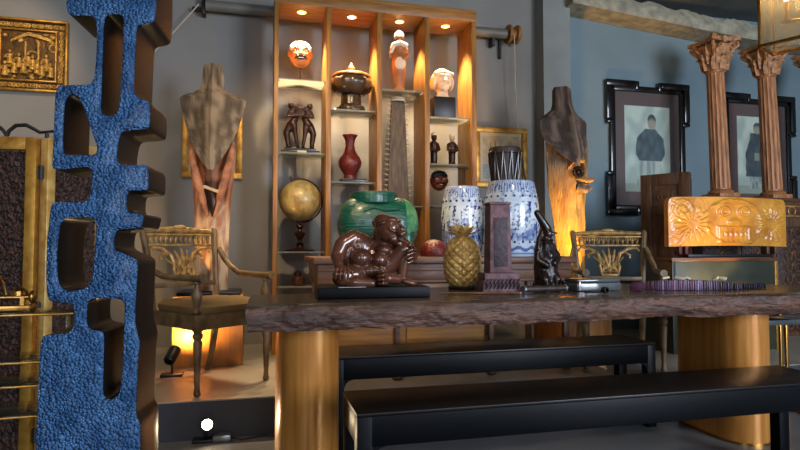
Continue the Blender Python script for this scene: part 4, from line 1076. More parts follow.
# pleated purple strip
t = thing('pleated_strip', 'long strip of purple and pink slats curving along the tabletop', 'slat strip', GZ(634, 289, Z1))
base = t.location.copy()
NS = 56; random.seed(21)
pp = []
for k in range(NS):
    u = k/(NS-1)
    px = 637+129*u; py = 289.2+1.6*sin(pi*u*1.0)-1.0*u + (2 if u < .05 else 0)
    pp.append(GZ(px, py, Z1))
for k in range(NS):
    p_ = pp[k]; dn = (pp[min(k+1, NS-1)]-pp[max(k-1, 0)]).normalized(); u = k/(NS-1)
    hgt = .050*(.75+.3*sin(pi*min(1, u*1.3)))*(1-.35*sm(.6, 1, u))
    m_ = PUR[(0 if u < .15 else random.choice((0, 1, 1, 2, 3)) if u < .5 else random.choice((0, 4, 4, 1)) if u < .8 else 4)]
    o = part('slat', MB().box((0, .028, hgt/2), (.0095, .056+random.uniform(-.004, .006), hgt+random.uniform(-.003, .002)), bev=.0015), m_, t)
    o.location = p_-base; o.rotation_euler = (0, random.uniform(-.06, .06), atan2(dn.y, dn.x)+random.uniform(-.1, .1))
for (px, py, s_) in ((669, 279.5, .02), (684, 277.5, .025), (692, 279, .016), (720, 279, .022), (728, 280, .016)):
    p_ = GZ(px, 289, Z1)
    part('pale_tag', MB().box((p_.x-base.x, p_.y-base.y+.03, .055), (s_*2, .03, .012), (.3, .2, px), bev=.003), M['paper'], t)

# ============================================================ RIGHT SIDE
px0_ = W(672, 260, 3.75).x; px1_ = W(777, 260, 3.75).x; zp = W(724, 257.5, 3.75).z
t = thing('olive_plinth', 'dark olive lacquered plinth behind the table carrying the amber mask panel', 'plinth', ((px0_+px1_)/2, 3.925, PF))
w = px1_-px0_
part('body', MB().box((0, 0, (zp-PF)/2-.015), (w, .35, zp-PF-.03), bev=.003), M['plinthgreen'], t)
part('top', MB().box((0, 0, zp-PF-.015), (w+.006, .356, .029), bev=.003), M['brown'], t)
for sx in (-1, 1): part('corner_trim', MB().box((sx*(w/2-.012), -.174, (zp-PF)/2-.015), (.03, .012, zp-PF-.032), bev=.002), M['goldframe'] if sx > 0 else M['plinthgreen'], t)
# amber panel
ay = 3.89
a = W(667, 245, ay); c = W(783, 196.5, ay); w = c.x-a.x; h = W(725, 196.5, ay).z-W(725, 245, ay).z; zb = W(725, 245, ay).z
t = thing('face_carving', 'thick amber coloured carved wooden panel with goggle eyed face on stand', 'carved panel', ((a.x+c.x)/2, ay, zp+.001))
def inside(u, v):
    rx, rz_ = .035, .11
    for (cu, cv) in ((0, 1), (1, 1)):
        du = abs(u-cu)/rx; dv = abs(v-cv)/rz_
        if du < 1 and dv < 1 and hypot(1-du, 1-dv) > 1: return False
    return True
def relief(u, v):
    x = (u-.52)*2.38; y = v-.0   # in panel heights
    hgt = .0
    def bump(d, wd): return math.exp(-(d/wd)**2)
    # eyes
    for sx in (-1, 1):
        d = hypot(x-sx*.20, (y-.69)); hgt += .016*bump(d-.105, .026)+.012*bump(d-.055, .02)
    # nose
    hgt += .020*bump(hypot(x*1.0, (y-.50)*1.5), .10) + .012*bump(hypot(abs(x)-.09, y-.47), .045)
    # mouth
    mx = abs(x)/.30; my = (y-.22)/.16
    d = max(mx, abs(my))
    hgt += .013*bump(abs(d-1)*.2, .028)
    if d < .86: hgt += .010*abs(sin(x*30))*abs(cos((y-.22)*20))
    # cheeks / face edge
    hgt += .012*bump(abs(hypot(x/1.2, (y-.48)/1.0)-.47), .03)
    # crest
    hgt += .012*bump(abs(hypot(x, (y-1.0))-.09), .03)
    # brows
    hgt += .012*bump(y-(.86-.25*x*x), .03)*sm(.5, .4, abs(x))
    # feather rays
    for sx in (-1, 1):
        cx = sx*.80; r_ = hypot(x-cx, y-.45); th = atan2(y-.45, x-cx)
        hgt += .009*sm(.10, .16, r_)*sm(.40, .30, r_)*(.5+.5*cos(th*16))
        r2 = hypot(x-sx*.98, y-.76); th2 = atan2(y-.76, x-sx*.98)
        hgt += .010*(.5+.5*cos(r2*42-th2))*sm(.24, .16, r2)
    hgt += .004*(.5+.5*sin(x*40+nz(x*4, y*4)*6)*sin(y*36+nz(x*5, y*5, 3)*6))*sm(.45, .6, abs(x))
    return hgt*.85
bm = bmesh.new(); nx, ny = 260, 110; vv = {}
for j in range(ny+1):
    for i in range(nx+1):
        u, v = i/nx, j/ny
        if inside(u, v):
            eg = min(u, 1-u)*2.4*6; eg2 = min(v, 1-v)*8; r_ = relief(u, v)*sm(0, .5, min(eg, eg2))
            arch = .05*(1-(2*u-1)**2)
            vv[i, j] = bm.verts.new(((u-.5)*w, -.02-r_-arch*.6, .092+v*h*.99-.010*(2*u-1)**2))
for j in range(ny):
    for i in range(nx):
        k4 = [(i, j), (i+1, j), (i+1, j+1), (i, j+1)]
        if all(k in vv for k in k4): bm.faces.new([vv[k] for k in k4])
ret = bmesh.ops.extrude_face_region(bm, geom=bm.faces[:])
for g in ret['geom']:
    if isinstance(g, bmesh.types.BMVert): g.co.y = .03-.03*(1-(2*g.co.x/w)**2)
bmesh.ops.recalc_face_normals(bm, faces=bm.faces)
me = bpy.data.meshes.new('panel'); bm.to_mesh(me); bm.free()
for p in me.polygons: p.use_smooth = True
me.set_sharp_from_angle(angle=radians(70))
link('panel', me, M['amber'], t)
st = MB().box((0, .0, .012), (w*.72, .09, .023), bev=.003)
part('stand', st, M['blacksatin'], t)
for dx in (-.41, -.36, .33, .40): part('support', MB().box((dx*w, -.0, .058), (.03, .06, .068), bev=.003), M['red'] if dx < 0 else M['brown'], t)

# carved wooden door panel standing behind
a = W(641, 178, 4.5); c = W(690, 169.5, 4.16)
d = Vector((c.x-a.x, c.y-a.y, 0)); L_ = d.length; zt = (a.z+c.z)/2
t = thing('door_leaf', 'carved dark wooden door leaf standing upright left of the amber panel', 'door leaf', ((a.x+c.x)/2, (a.y+c.y)/2, PF+.001), atan2(d.y, d.x))
hd = zt-PF
f = MB()
for (cc, s_) in (((-L_/2+.045, 0, hd/2), (.09, .045, hd)), ((L_/2-.045, 0, hd/2), (.09, .045, hd)), ((0, 0, .06), (L_-.18, .045, .12)), ((0, 0, hd-.05), (L_-.18, .045, .10)), ((0, 0, hd*.78), (L_-.18, .045, .07)), ((0, 0, hd*.40), (L_-.18, .045, .07))): f.box(cc, s_, bev=.004)
part('frame', f, M['brownv'], t)
for z0, z1 in ((.12, hd*.40-.035), (hd*.40+.035, hd*.78-.035), (hd*.78+.035, hd-.10)):
    pn = part('panel', MB().box((0, 0, (z0+z1)/2), (L_-.18, .018, z1-z0)).box((0, -.006, (z0+z1)/2), (L_-.26, .018, z1-z0-.08), bev=.006), M['brownv'], t)
b = MB()
for k in range(7): b.ell(((k-3)*.03, -.012, hd*.86), (.016, .012, .010), (0, k, 0), 8, 6)
part('carved_sprig', b, M['brown'], t)

# dark carved cabinet with columns on it
ca = W(703, 200, 4.25).x; cb_ = W(842, 200, 4.25).x; zc = W(790, 198, 4.25).z
t = thing('carved_cabinet', 'dark carved wooden cabinet at right carrying the fluted columns', 'cabinet', ((ca+cb_)/2, 4.48, PF))
w = cb_-ca; h = zc-PF
part('body', MB().box((0, 0, h/2-.015), (w-.03, .42, h-.03), bev=.003), M['brownv'], t)
part('top', MB().box((0, 0, h-.0155), (w, .46, .03), bev=.005), M['brown'], t)
for k in range(4):
    xx = -w/2+w*(k+.5)/4
    d_ = part('drawer', MB().box((xx, -.215, h-.12), (w/4-.04, .014, .12), bev=.004), M['brown'], t)
    part('moulding', MB().torus((xx, -.223, h-.12), .04, .005, (pi/2, 0, 0)).box((xx, -.222, h-.075), (w/4-.10, .008, .010)).box((xx, -.222, h-.165), (w/4-.10, .008, .010)), M['chairgilt'], d_)
    dr = part('door', MB().box((xx, -.213, (h-.22)/2), (w/4-.04, .012, h-.30), bev=.004), M['carvedark'], t)
    b = MB()
    for q_ in range(9):
        z = .10+(h-.42)*q_/8
        b.torus((xx-.05, -.222, z), .035, .008, (pi/2, 0, 0), 14, 6).torus((xx+.05, -.222, z), .035, .008, (pi/2, 0, 0), 14, 6).ell((xx, -.222, z+.03), (.02, .012, .03), (0, .5, 0), 8, 6)
    part('carving', b, M['brownv'], dr)

def column(label, px, cap_px, ytop, lean):
    Yc = 4.42
    a = W(px, 197, Yc); zt = W(cap_px, ytop, Yc).z; k_ = (a-EYE).dot(HF)/F
    t = thing('carved_column', label, 'column', (a.x, Yc, zc+.001), 0, 'fluted columns on the dark cabinet')
    t.rotation_euler = (0, lean, 0)
    H = zt-zc
    part('plinth_block', MB().box((0, 0, .02), (.22, .22, .04), bev=.004).lathe([(.105, .041), (.11, .05), (.10, .065), (.085, .075)], seg=28), M['colwood'], t)
    ch = .30
    fl = lambda r, th, z: r*(1-.075*abs(sin(th*8))**.6*(1 if .09 < z < H-ch-.02 else 0))
    n_ = 24
    prof = [(.084, .076), (.084, .089)]+[(.084-.010*i/n_, .091+(H-ch-.115)*i/n_) for i in range(n_+1)]+[(.074, H-ch-.018), (.082, H-ch-.010), (.082, H-ch)]
    part('shaft', MB().lathe(prof, seg=128, fn=fl), M['colwood'], t)
    cp = part('capital', MB().lathe([(.075, H-ch+.001), (.085, H-ch+.02), (.09, H-ch+.10), (.11, H-ch+.17), (.14, H-.075)], seg=28), M['capwood'], t)
    for row, (n2, z0, L2, r0, fl2) in enumerate(((8, H-ch+.005, .13, .088, .05), (8, H-ch+.06, .16, .095, .065))):
        for q_ in range(n2):
            an = 2*pi*(q_+.5*row)/n2; d_ = Vector((cos(an), sin(an), 0))
            pts = [d_*r0+Vector((0, 0, z0)), d_*(r0+.008)+Vector((0, 0, z0+L2*.5)), d_*(r0+.018)+Vector((0, 0, z0+L2*.8)), d_*(r0+fl2)+Vector((0, 0, z0+L2)), d_*(r0+fl2+.008)+Vector((0, 0, z0+L2*.86))]
            part('acanthus_leaf', MB().tube(pts, [.03, .036, .032, .022, .008], 8, .35), M['capwood'], cp)
    for q_ in range(4):
        an = pi/4+pi/2*q_; d_ = Vector((cos(an), sin(an), 0))
        b = MB()
        pts = []
        for s_ in range(16):
            th = s_/15*2.6*pi; rr = .040*(1-s_/15*.8)
            pts.append(d_*(.185-.0+rr*cos(th)*1.0-.03)+Vector((0, 0, H-.075-.01+rr*sin(th))))
        b.tube([d_*.10+Vector((0, 0, H-.17))]+pts, [.012]+[.015]*16, 7)
        part('volute', b, M['capwood'], cp)
    ab = []
    for q_ in range(4):
        for s_ in range(9):
            u = -1+s_/4*1.0; 
            if abs(u) > .92: u = .92*(1 if u > 0 else -1)
            base_ = .165-.045*(1-u*u); an = pi/2*q_
            x_, y_ = base_*1.0, u*.165
            ab.append((x_*cos(an)-y_*sin(an), x_*sin(an)+y_*cos(an)))
    part('abacus', MB().prism(ab, H-.045, H-.008, 'z'), M['capwood'], cp)
    part('rosette', MB().ell((0, -.13, H-.03), (.03, .02, .035)), M['capwood'], cp)
    part('dowel', MB().box((0, 0, H+.028), (.045, .045, .07), bev=.003), M['colwood'], t)
column('fluted red wood column with leafy capital, leftmost of the columns on the cabinet', 721, 713, 40, -.030)
column('fluted red wood column with leafy capital directly below the hanging lantern', 773, 761, 45, -.036)
column('fluted red wood column at right edge of photo, mostly cut off by frame', 826, 814, 51, -.036)

# brass side tables at lower right
def side_table(label, cx, cy, w, d, h, rz, shelf):
    t = thing('side_table', label, 'side table', (cx, cy, 0), rz, 'brass framed side tables at right')
    part('top', MB().box((0, 0, h-.014), (w, d, .028), bev=.003), M['greybox'], t)
    for sx in (-1, 1):
        b = MB(); xx = sx*(w/2-.03); dy = d/2-.03
        for yy in (-dy, dy): b.box((xx, yy, (h-.028)/2), (.018, .018, h-.029), bev=.002)
        b.box((xx, 0, .009), (.018, 2*dy, .018), bev=.002).box((xx, 0, h-.04), (.018, 2*dy, .018), bev=.002)
        part('leg_frame', b, M['brass'], t)
    return t
a = GZ(768, 431, 0)
side_table('brass framed low side table nearest the right brass pedestal', a.x+.26, a.y+.17, .50, .34, .60, 0, 0)
a = GZ(793, 411, 0)
side_table('brass framed side table behind another one at the right edge', a.x+.26, a.y+.215, .50, .27, .645, 0, 0)
q_ = W(795, 390, 3.05)

# ============================================================ HANGING LANTERN
def camxy(xc, d): v = RT*xc+HF*d; return Vector((v.x, v.y, 0))
Fc = camxy(2.093, 3.2); L_c = camxy(1.939, 3.072); ex = (Fc-L_c).normalized(); ey = Vector((ex.y, -ex.x, 0))
lw, ll, lh, lz = (Fc-L_c).length, .50, .62, 2.085
org = L_c+ex*lw/2+ey*ll/2
t = thing('hanging_lantern', 'brass and glass box lantern with candle bulbs hanging at upper right', 'lantern', (org.x, org.y, lz), atan2(ex.y, ex.x))
f = MB()
for sx in (-1, 1):
    for sy in (-1, 1): f.box((sx*lw/2, sy*ll/2, lh/2), (.016, .016, lh), bev=.002)
for z in (.0, lh):
    for sx in (-1, 1): f.box((sx*lw/2, 0, z), (.016, ll+.016, .016), bev=.002)
    for sy in (-1, 1): f.box((0, sy*ll/2, z), (lw+.016, .016, .016), bev=.002)
part('frame', f, M['brass'], t)
for sx in (-1, 1): part('pane', MB().box((sx*lw/2, 0, lh/2), (.004, ll-.016, lh-.016)), M['lampglass'], t)
for sy in (-1, 1): part('pane', MB().box((0, sy*ll/2, lh/2), (lw-.016, .004, lh-.016)), M['lampglass'], t)
part('roof', MB().box((0, 0, lh+.02), (lw+.02, ll+.02, .03), bev=.004), M['brass'], t)
part('hanging_rod', MB().cap((0, 0, lh+.03), (0, 0, CZ-lz-.005), .008), M['brass'], t)
for sy in (-.15, 0, .15):
    cn = part('candle', MB().lathe([(.03, .13), (.012, .135), (.012, .24)], (0, sy, 0), 12).cap((0, sy, .135), (0, 0, .11), .006), M['brass'], t)
    part('bulb', MB().lathe([(.008, .241), (.018, .26), (.017, .285), (.004, .325)], (0, sy, 0), 12), M['bulb'], cn)
part('stem', MB().cap((0, 0, .10), (0, 0, lh), .007), M['brass'], t)
for sy in (-.15, .15):
    v_ = Vector((org.x, org.y, lz+.40))-ex.cross(Vector((0, 0, 1)))*0+ey*(-sy)*.9
    point('lantern_lamp', v_, LANTW, (255, 206, 140), .03)
# ============================================================ BLUE OPENWORK SCULPTURE
outer = [(66, -60), (66, 0), (66.5, 10), (70, 13.5), (92.7, 14.7), (95.4, 18.7), (96.7, 36), (96, 53), (94, 77.5), (90, 84), (60.7, 85), (56, 87), (54.5, 100), (54, 112), (52.7, 145), (51.3, 167.5), (56.7, 169), (74, 166.8), (87.4, 165.5), (91.4, 170), (92, 177), (89.2, 195.5), (84.7, 202), (54, 202), (50.5, 204), (48, 227.5), (46.5, 240), (45.5, 273), (46.5, 296), (50, 301.5), (70, 302), (73.5, 307), (74, 324), (70, 332), (64.7, 334), (46, 335.5), (41.5, 337.5), (40, 342), (39, 359), (37.5, 394), (36.7, 410), (35.3, 450), (33, 560), (33, 612)]
right = [(138, 612), (138.5, 520), (138.9, 450), (139.4, 424), (135.4, 416.7), (134.9, 410), (136.8, 359.4), (138.9, 341), (136.8, 334.8), (133.6, 321.4), (135.4, 286.7), (136.8, 259.5), (114.9, 250.7), (112.2, 245.4), (114, 232), (118, 228.5), (138, 227.2), (140.8, 225.3), (142, 219), (143.4, 214), (128.7, 212.7), (125, 208.7), (125.5, 194), (128.7, 190), (144.8, 189.5), (147.4, 187.4), (147.4, 164.7), (119.4, 164.7), (115.4, 159.4), (116, 147.4), (118.9, 132.7), (123.4, 129.2), (144.8, 128), (148.7, 126), (149.2, 112), (148.6, 103.5), (147.4, 101.4), (140.8, 98.7), (134, 94.7), (132.7, 88), (134, 53.4), (135.4, 26.7), (139.4, 23.5), (150, 22), (154, 18.7), (155.4, 0), (156, -60)]
h1 = [(106, 12), (120.7, 13.3), (123.4, 17.3), (122, 66.7), (118.9, 108), (114, 115.3), (104.7, 116), (99.4, 110.8), (100.7, 80), (102.6, 21)]
h2 = [(70, 92.9), (74, 92.9), (79.4, 97.4), (83.4, 106.7), (90, 126), (96.7, 144.7), (96.7, 151.4), (92.7, 154.8), (64.7, 154.8), (61.5, 151.4), (62.6, 115), (63.4, 101.4), (66.5, 95)]
h3 = [(62, 218), (70, 216), (90, 216), (95.4, 220.7), (96, 228), (92, 280), (84.7, 289.4), (67.4, 292), (59.4, 288), (56, 277.4), (55.4, 252), (58, 228)]
h4 = [(87.4, 300), (92.7, 297.4), (119.4, 298), (124.7, 302.7), (123.4, 332), (122, 370), (119.4, 394), (112.7, 400), (106, 400), (101.5, 394), (102.6, 356.7), (102.9, 334.8), (100.7, 331.5), (90, 330), (85.5, 325.4), (85.5, 308)]
DB = 1.62; ANG = radians(-14+8)      # face turned a little towards the right
o0 = P(95, 248, DB); nrm = Vector((sin(YAW+radians(-8)), cos(YAW+radians(-8)), 0)); tx = Vector((nrm.y, -nrm.x, 0))
def onface(px, py):
    r = ray(px, py); k = (o0-EYE).dot(nrm)/r.dot(nrm); p = EYE+r*k
    return ((p-o0).dot(tx), max(p.z, .003))
def chaikin(pts):
    out = []
    n = len(pts)
    for i in range(n):
        a, b = pts[i], pts[(i+1) % n]
        if hypot(a[0]-b[0], a[1]-b[1]) > 14: q_ = 3.0/hypot(a[0]-b[0], a[1]-b[1])
        else: q_ = .25
        out.append((a[0]+(b[0]-a[0])*q_, a[1]+(b[1]-a[1])*q_)); out.append((b[0]+(a[0]-b[0])*q_, b[1]+(a[1]-b[1])*q_))
    return out
cu = bpy.data.curves.new('tmp', 'CURVE'); cu.dimensions = '2D'; cu.fill_mode = 'BOTH'
for loop in (outer+right, h1, h2, h3, h4):
    pts = [onface(*p) for p in chaikin(chaikin(loop))]
    sp = cu.splines.new('POLY'); sp.points.add(len(pts)-1); sp.use_cyclic_u = True
    for i, (x, z) in enumerate(pts): sp.points[i].co = (x, z, 0, 1)
cu.extrude = .088; cu.bevel_depth = .010; cu.bevel_resolution = 3; cu.offset = -.008
o = bpy.data.objects.new('tmp', cu); COL.objects.link(o)
me = evalmesh(o, 'body')
bm = bmesh.new(); bm.from_mesh(me)
bmesh.ops.remove_doubles(bm, verts=bm.verts, dist=1e-5)
bmesh.ops.rotate(bm, verts=bm.verts, matrix=Matrix.Rotation(pi/2, 3, 'X'))
bmesh.ops.recalc_face_normals(bm, faces=bm.faces)
zmin = min(v.co.z for v in bm.verts)
for v in bm.verts: v.co.y += .098; v.co.z -= zmin
ym = min(v.co.y for v in bm.verts)
front = [f for f in bm.faces if f.normal.y < -.25 and f.calc_center_median().y < .03]
bf = bm.copy()
idx = {f.index for f in front}
bm.faces.ensure_lookup_table(); bf.faces.ensure_lookup_table()
bmesh.ops.delete(bm, geom=[f for f in bm.faces if f.index in idx], context='FACES')
bmesh.ops.delete(bf, geom=[f for f in bf.faces if f.index not in idx], context='FACES')
t = thing('openwork_sculpture', 'tall openwork sculpture with hammered blue face and dark wooden sides', 'sculpture', (o0.x, o0.y, .0), atan2(tx.y, tx.x))
for nm, bb, mm in (('body', bm, M['bluebody']), ('hammered_face', bf, M['blue'])):
    me = bpy.data.meshes.new(nm); bb.to_mesh(me); bb.free()
    for p in me.polygons: p.use_smooth = True
    me.set_sharp_from_angle(angle=radians(35)); link(nm, me, mm, t)

# ============================================================ GILDED FOLDING SCREEN
def lcam(px, d): p = P(px, 248, d); return Vector((p.x, p.y, 0))
A0, A1 = lcam(-45, 2.46), lcam(36.5, 2.50); B0, B1 = lcam(42, 2.50), lcam(101, 2.78)
zs = P(36, 138, 2.5).z
t = thing('folding_screen', 'gilt framed folding screen with dark carved panels at far left', 'folding screen', (0, 0, 0))
def leaf(p0, p1, nm, fwid, fm):
    d = p1-p0; L = d.length; md_ = (p0+p1)/2
    lf = bpy.data.objects.new(nm, None)
    f = MB()
    for (cc, s_) in (((-L/2+fwid/2, 0, zs/2), (fwid, .045, zs)), ((L/2-fwid/2, 0, zs/2), (fwid, .045, zs)), ((0, 0, .05), (L-2*fwid, .045, .10)), ((0, 0, zs-.028), (L-2*fwid, .045, .056)), ((0, 0, zs*.3), (L-2*fwid, .04, .03))): f.box(cc, s_, bev=.004)
    fr = part(nm, f, fm, t); fr.location = md_; fr.rotation_euler = (0, 0, atan2(d.y, d.x))
    def rel(u, v, L=L):
        a_ = nz(u*L*44, v*zs*44, 2); b_ = nz(u*L*90, v*zs*90, 5)
        return .008*sm(-.05, .25, a_+.4*b_)+.004*b_
    g = grid('carved_panel', L-2*fwid-.002, zs-.16, 90, 320, None, rel, M['carvedark'], fr, .01); g.location = (0, 0, .10)
    return fr
la = leaf(A0, A1, 'screen_leaf', .044, M['goldframe'])
lb = leaf(B0, B1, 'screen_leaf', .040, M['goldpale'])
for z in (zs-.15, zs*.5, .2):
    p_ = (A1+B0)/2
    part('hinge', MB().lathe([(.010, z-.03), (.010, z+.03)], (p_.x, p_.y+.0, 0), 10).box((p_.x, p_.y, z), (.04, .008, .05)), M['iron'], t)
# iron scroll behind the screen
a = P(-14, 136, 2.9)
t = thing('iron_scroll', 'black wrought iron scroll top showing above the gilded folding screen', 'ironwork', (a.x, a.y, 0))
s0 = P(8, 139, 2.9)-Vector((a.x, a.y, 0)); k_ = 2.9/F
def ip(px, py): p_ = P(px, py, 2.9); return p_-Vector((a.x, a.y, 0))
part('scroll', MB().tube([ip(-12, 120), ip(-4, 124), ip(2, 129), ip(6, 134), ip(6.5, 137), ip(9, 131), ip(16, 125.5), ip(26, 125), ip(34, 129), ip(40, 132.5), ip(46, 132)], [.006, .008, .009, .009, .01, .009, .010, .010, .009, .008, .007], 8), M['iron'], t)
part('scroll', MB().tube([ip(46, 132), ip(56, 131), ip(66, 126), ip(74, 128), ip(82, 134)], .007, 8), M['iron'], t)
for px in (6.5, 47): part('post', MB().tube([ip(px, 133.5), Vector((ip(px, 134).x, ip(px, 134).y, .004))], .010, 8), M['iron'], t)

# ============================================================ GLASS CONSOLE AT LOWER LEFT
k0 = P(-70, 316, 1.80); k1 = P(73, 312, 1.92)
d = Vector((k1.x-k0.x, k1.y-k0.y, 0)); L = d.length; zt = GZ  # length along the front edge
t = thing('glass_console', 'clear glass console with thin brass edges at the lower left', 'console', ((k0.x+k1.x)/2, (k0.y+k1.y)/2, 0), atan2(d.y, d.x))
t.location = ((k0.x+k1.x)/2, (k0.y+k1.y)/2, 0)
nb = Vector((-d.y, d.x, 0)).normalized()
lev = [P(36, y, 1.86).z for y in (314.5, 363, 387, 418)]
for i, z in enumerate(lev):
    wd = L if i == 0 else L*.94
    sh = part('glass_shelf', MB().box((0, .11, z-.005), (wd, .20, .009), bev=.001), M['rackglass'], t)
    part('brass_edge', MB().box((0, .006, z-.005), (wd, .005, .006), bev=.001).box((0, .213, z-.005), (wd, .005, .006), bev=.001), M['brass'], sh)
for sx in (-1, 1):
    part('glass_side', MB().box((sx*(L/2-.02), .11, lev[0]/2-.006), (.010, .19, lev[0]-.014), bev=.001), M['rackglass'], t)
    part('foot_rail', MB().box((sx*(L/2-.02), .11, .004), (.016, .2, .008)), M['brass'], t)
# brass rack object on it
p0 = P(-20, 300, 1.90); 
t = thing('brass_rack', 'polished brass rack with looped handle and ball ends on glass console', 'desk ornament', (0, 0, lev[0]+.001))
bl = P(2, 306, 1.93); t.location = (bl.x, bl.y, lev[0]+.001); t.rotation_euler = (0, 0, atan2(d.y, d.x))
kk = 1.93/F
b = MB()
part('lower_bar', MB().box((.0, 0, .012), (.18, .05, .018), bev=.003), M['brass'], t)
part('upper_bar', MB().lathe([(.009, -.09), (.009, .085)], (0, 0, .047), 12, (0, pi/2, 0)), M['brass'], t)
for x in (-.09, .088):
    part('ball_end', MB().ell((x, 0, .047), (.012, .016, .022)), M['brass'], t)
    part('ball_end', MB().ell((x, 0, .012), (.010, .028, .014)), M['brass'], t)
for x in (-.06, .06): part('post', MB().box((x, 0, .03), (.012, .02, .034)), M['brass'], t)
part('looped_handle', MB().tube([(-.03, 0, .052), (-.022, 0, .09), (-.008, 0, .118), (.004, 0, .09), (.012, 0, .052)], .004, 8), M['brass'], t)
part('dome', MB().lathe([(.026, .054), (.024, .068), (.012, .079), (.002, .082)], (.05, 0, 0), 18), M['brass'], t)

# ============================================================ SPOTLIGHTS
def spotlamp(name, label, px, py, z, d_aim, m_lens, h=.13, size=.035):
    a = GZ(px, py, z)
    t = thing('floor_spotlight', label, 'spotlight', (a.x, a.y, z+.001), 0, 'small spotlights on the floor')
    part('base', MB().box((0, 0, .008), (.13, .08, .016), bev=.003), M['blacksatin'], t)
    part('yoke', MB().cap((0, 0, .016), (0, 0, h*.62), .008), M['blacksatin'], t)
    aim = Vector(d_aim).normalized(); q_ = aim.to_track_quat('Z', 'Y').to_euler()
    c_ = Vector((0, 0, h))
    hd_ = part('head', MB().lathe([(size*.75, -.06), (size, -.05), (size, .05), (size*.9, .05), (size*.86, .042), (.001, .042)], seg=22, cap=False), M['blacksatin'], t)
    hd_.location = c_; hd_.rotation_euler = q_
    ln = part('lens', MB().lathe([(size*.84, .043), (size*.84, .046)], seg=22), m_lens, hd_)
    return t, a+Vector((0, 0, h)), aim
# left black spot washing the plinth and carved post
tt, c_, aim = spotlamp('s', 'small black spotlight on the platform aimed at the left plinth', 172, 376, PF, (.22, .62, .48), M['down'])
spot('plinth_lamp', c_+aim*.06, c_+aim*2, UPL, 120, 1, (255, 196, 112), .02)
# bright spot facing the camera
tt, c_, aim = spotlamp('s', 'bright glaring spotlight on the floor below the left armchair', 206, 441, 0, (.16, -.93, .22), M['hot'], .085, .03)
spot('glare_lamp', c_+aim*.06, c_+aim*2, GLARE, 110, .6, (255, 226, 180), .02)
# junction box and cable beside it
a = GZ(222, 441, 0)
t = thing('power_adapter', 'small pale power adapter beside the bright floor spotlight', 'adapter', (a.x, a.y, .001))
part('case', MB().box((0, 0, .018), (.09, .06, .036), bev=.006), M['steel'], t)
part('cable', MB().tube([(.045, 0, .014), (.10, -.02, .006), (.2, .02, .005), (.32, -.01, .005), (.40, .06, .005)], .004, 6), M['iron'], t)
# hidden warm uplights for the right post and the amber panel (fixtures stand on the platform behind the table)
for (px_, Y_, tgt, pw, sz, lab) in ((588, 3.93, None, UPR, 80, 'small black spotlight on the platform by the right carved post'),):
    g = W(px_, 300, Y_); tgt = Vector((W(567, 220, 4.25).x, 4.25, 1.15))
    t = thing('floor_spotlight', lab, 'spotlight', (g.x, Y_, PF+.001), 0, 'small spotlights on the floor')
    part('base', MB().box((0, 0, .008), (.12, .08, .016), bev=.003), M['blacksatin'], t)
    part('yoke', MB().cap((0, 0, .016), (0, 0, .33), .008), M['blacksatin'], t)
    c_ = Vector((g.x, Y_, PF+.36)); aim = (tgt-c_).normalized()
    hd_ = part('head', MB().lathe([(.026, -.06), (.035, -.05), (.035, .05), (.031, .05), (.03, .042), (.001, .042)], seg=22, cap=False), M['blacksatin'], t)
    hd_.location = (0, 0, .36); hd_.rotation_euler = aim.to_track_quat('Z', 'Y').to_euler()
    part('lens', MB().lathe([(.0295, .043), (.0295, .046)], seg=22), M['down'], hd_)
    spot('post_lamp', c_+aim*.06, tgt, pw, sz, .6, (255, 190, 90), .02)
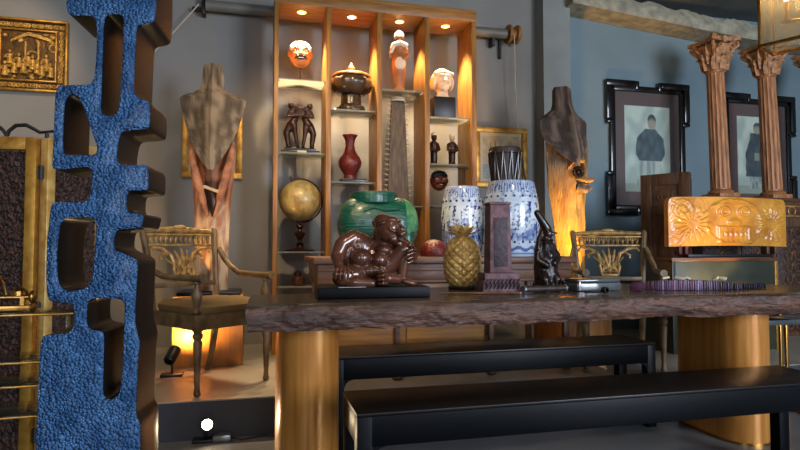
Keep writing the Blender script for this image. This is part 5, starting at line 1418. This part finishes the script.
# track spotlight on the table front lighting the amber panel
spot('panel_lamp', *PANEL, (255, 206, 120), .03)
g = Vector(PANEL[0]); tg = Vector(PANEL[1])
t = thing('floor_spotlight', 'small black spotlight on a post behind the table below the amber carving', 'spotlight', (g.x, g.y-.03, PF+.001), 0, 'small spotlights on the floor')
part('base', MB().box((0, 0, .008), (.12, .06, .016), bev=.003), M['blacksatin'], t)
part('yoke', MB().cap((0, 0, .016), (0, 0, g.z-PF-.06), .008), M['blacksatin'], t)
aim = (tg-g).normalized()
hd_ = part('head', MB().lathe([(.022, -.06), (.03, -.05), (.03, .035), (.026, .035), (.025, .03), (.001, .03)], seg=20, cap=False), M['blacksatin'], t)
hd_.location = (0, .03-aim.y*.04, g.z-PF-.05); hd_.rotation_euler = aim.to_track_quat('Z', 'Y').to_euler()
# added out-of-view ceiling spots to brighten shelves, relief and table pieces
for (loc, tgt, pw, sz, c3) in ADDED_SPOTS: 
    spot('added_ceiling_lamp', loc, tgt, pw, sz, .6, c3, .05)
    tk = thing('added_ceiling_spot', 'added black helper spotlight on the ceiling, out of view', 'spotlight', (loc[0], loc[1], CZ), 0, 'added ceiling spotlights')
    part('mount', MB().lathe([(.03, -.02), (.03, 0)], seg=14).cap((0, 0, -.02), (0, 0, -.10), .008), M['blacksatin'], tk)
    dd = (Vector(tgt)-Vector(loc)).normalized()
    hd_ = part('head', MB().lathe([(.04, -.12), (.045, -.02), (.045, -.005), (.038, -.01)], seg=18, cap=False), M['blacksatin'], tk)
    hd_.location = Vector(loc)-Vector((loc[0], loc[1], CZ)); hd_.rotation_euler = dd.to_track_quat('Z', 'Y').to_euler()
# daylight through the front windows
for i, (cx, w) in enumerate(wins):
    area('window_daylight_%d' % (i+1), (cx, YB-.12, 1.8), (cx, 0, 1.5), w-.1, 2.3, DAY[i], (228, 238, 255))
wd = bpy.data.worlds.new('world'); S.world = wd; wd.use_nodes = True
bg = wd.node_tree.nodes['Background']; bg.inputs[0].default_value = (.7, .8, 1, 1); bg.inputs[1].default_value = .6
S.view_settings.view_transform = 'Standard'; S.view_settings.look = 'None'; S.view_settings.gamma = 1; S.view_settings.exposure = EXPO
S.view_settings.use_curve_mapping = False
S.cycles.use_denoising = True; S.cycles.max_bounces = 7; S.cycles.transparent_max_bounces = 14; S.cycles.caustics_reflective = False; S.cycles.caustics_refractive = False
S.cycles.sample_clamp_indirect = 4
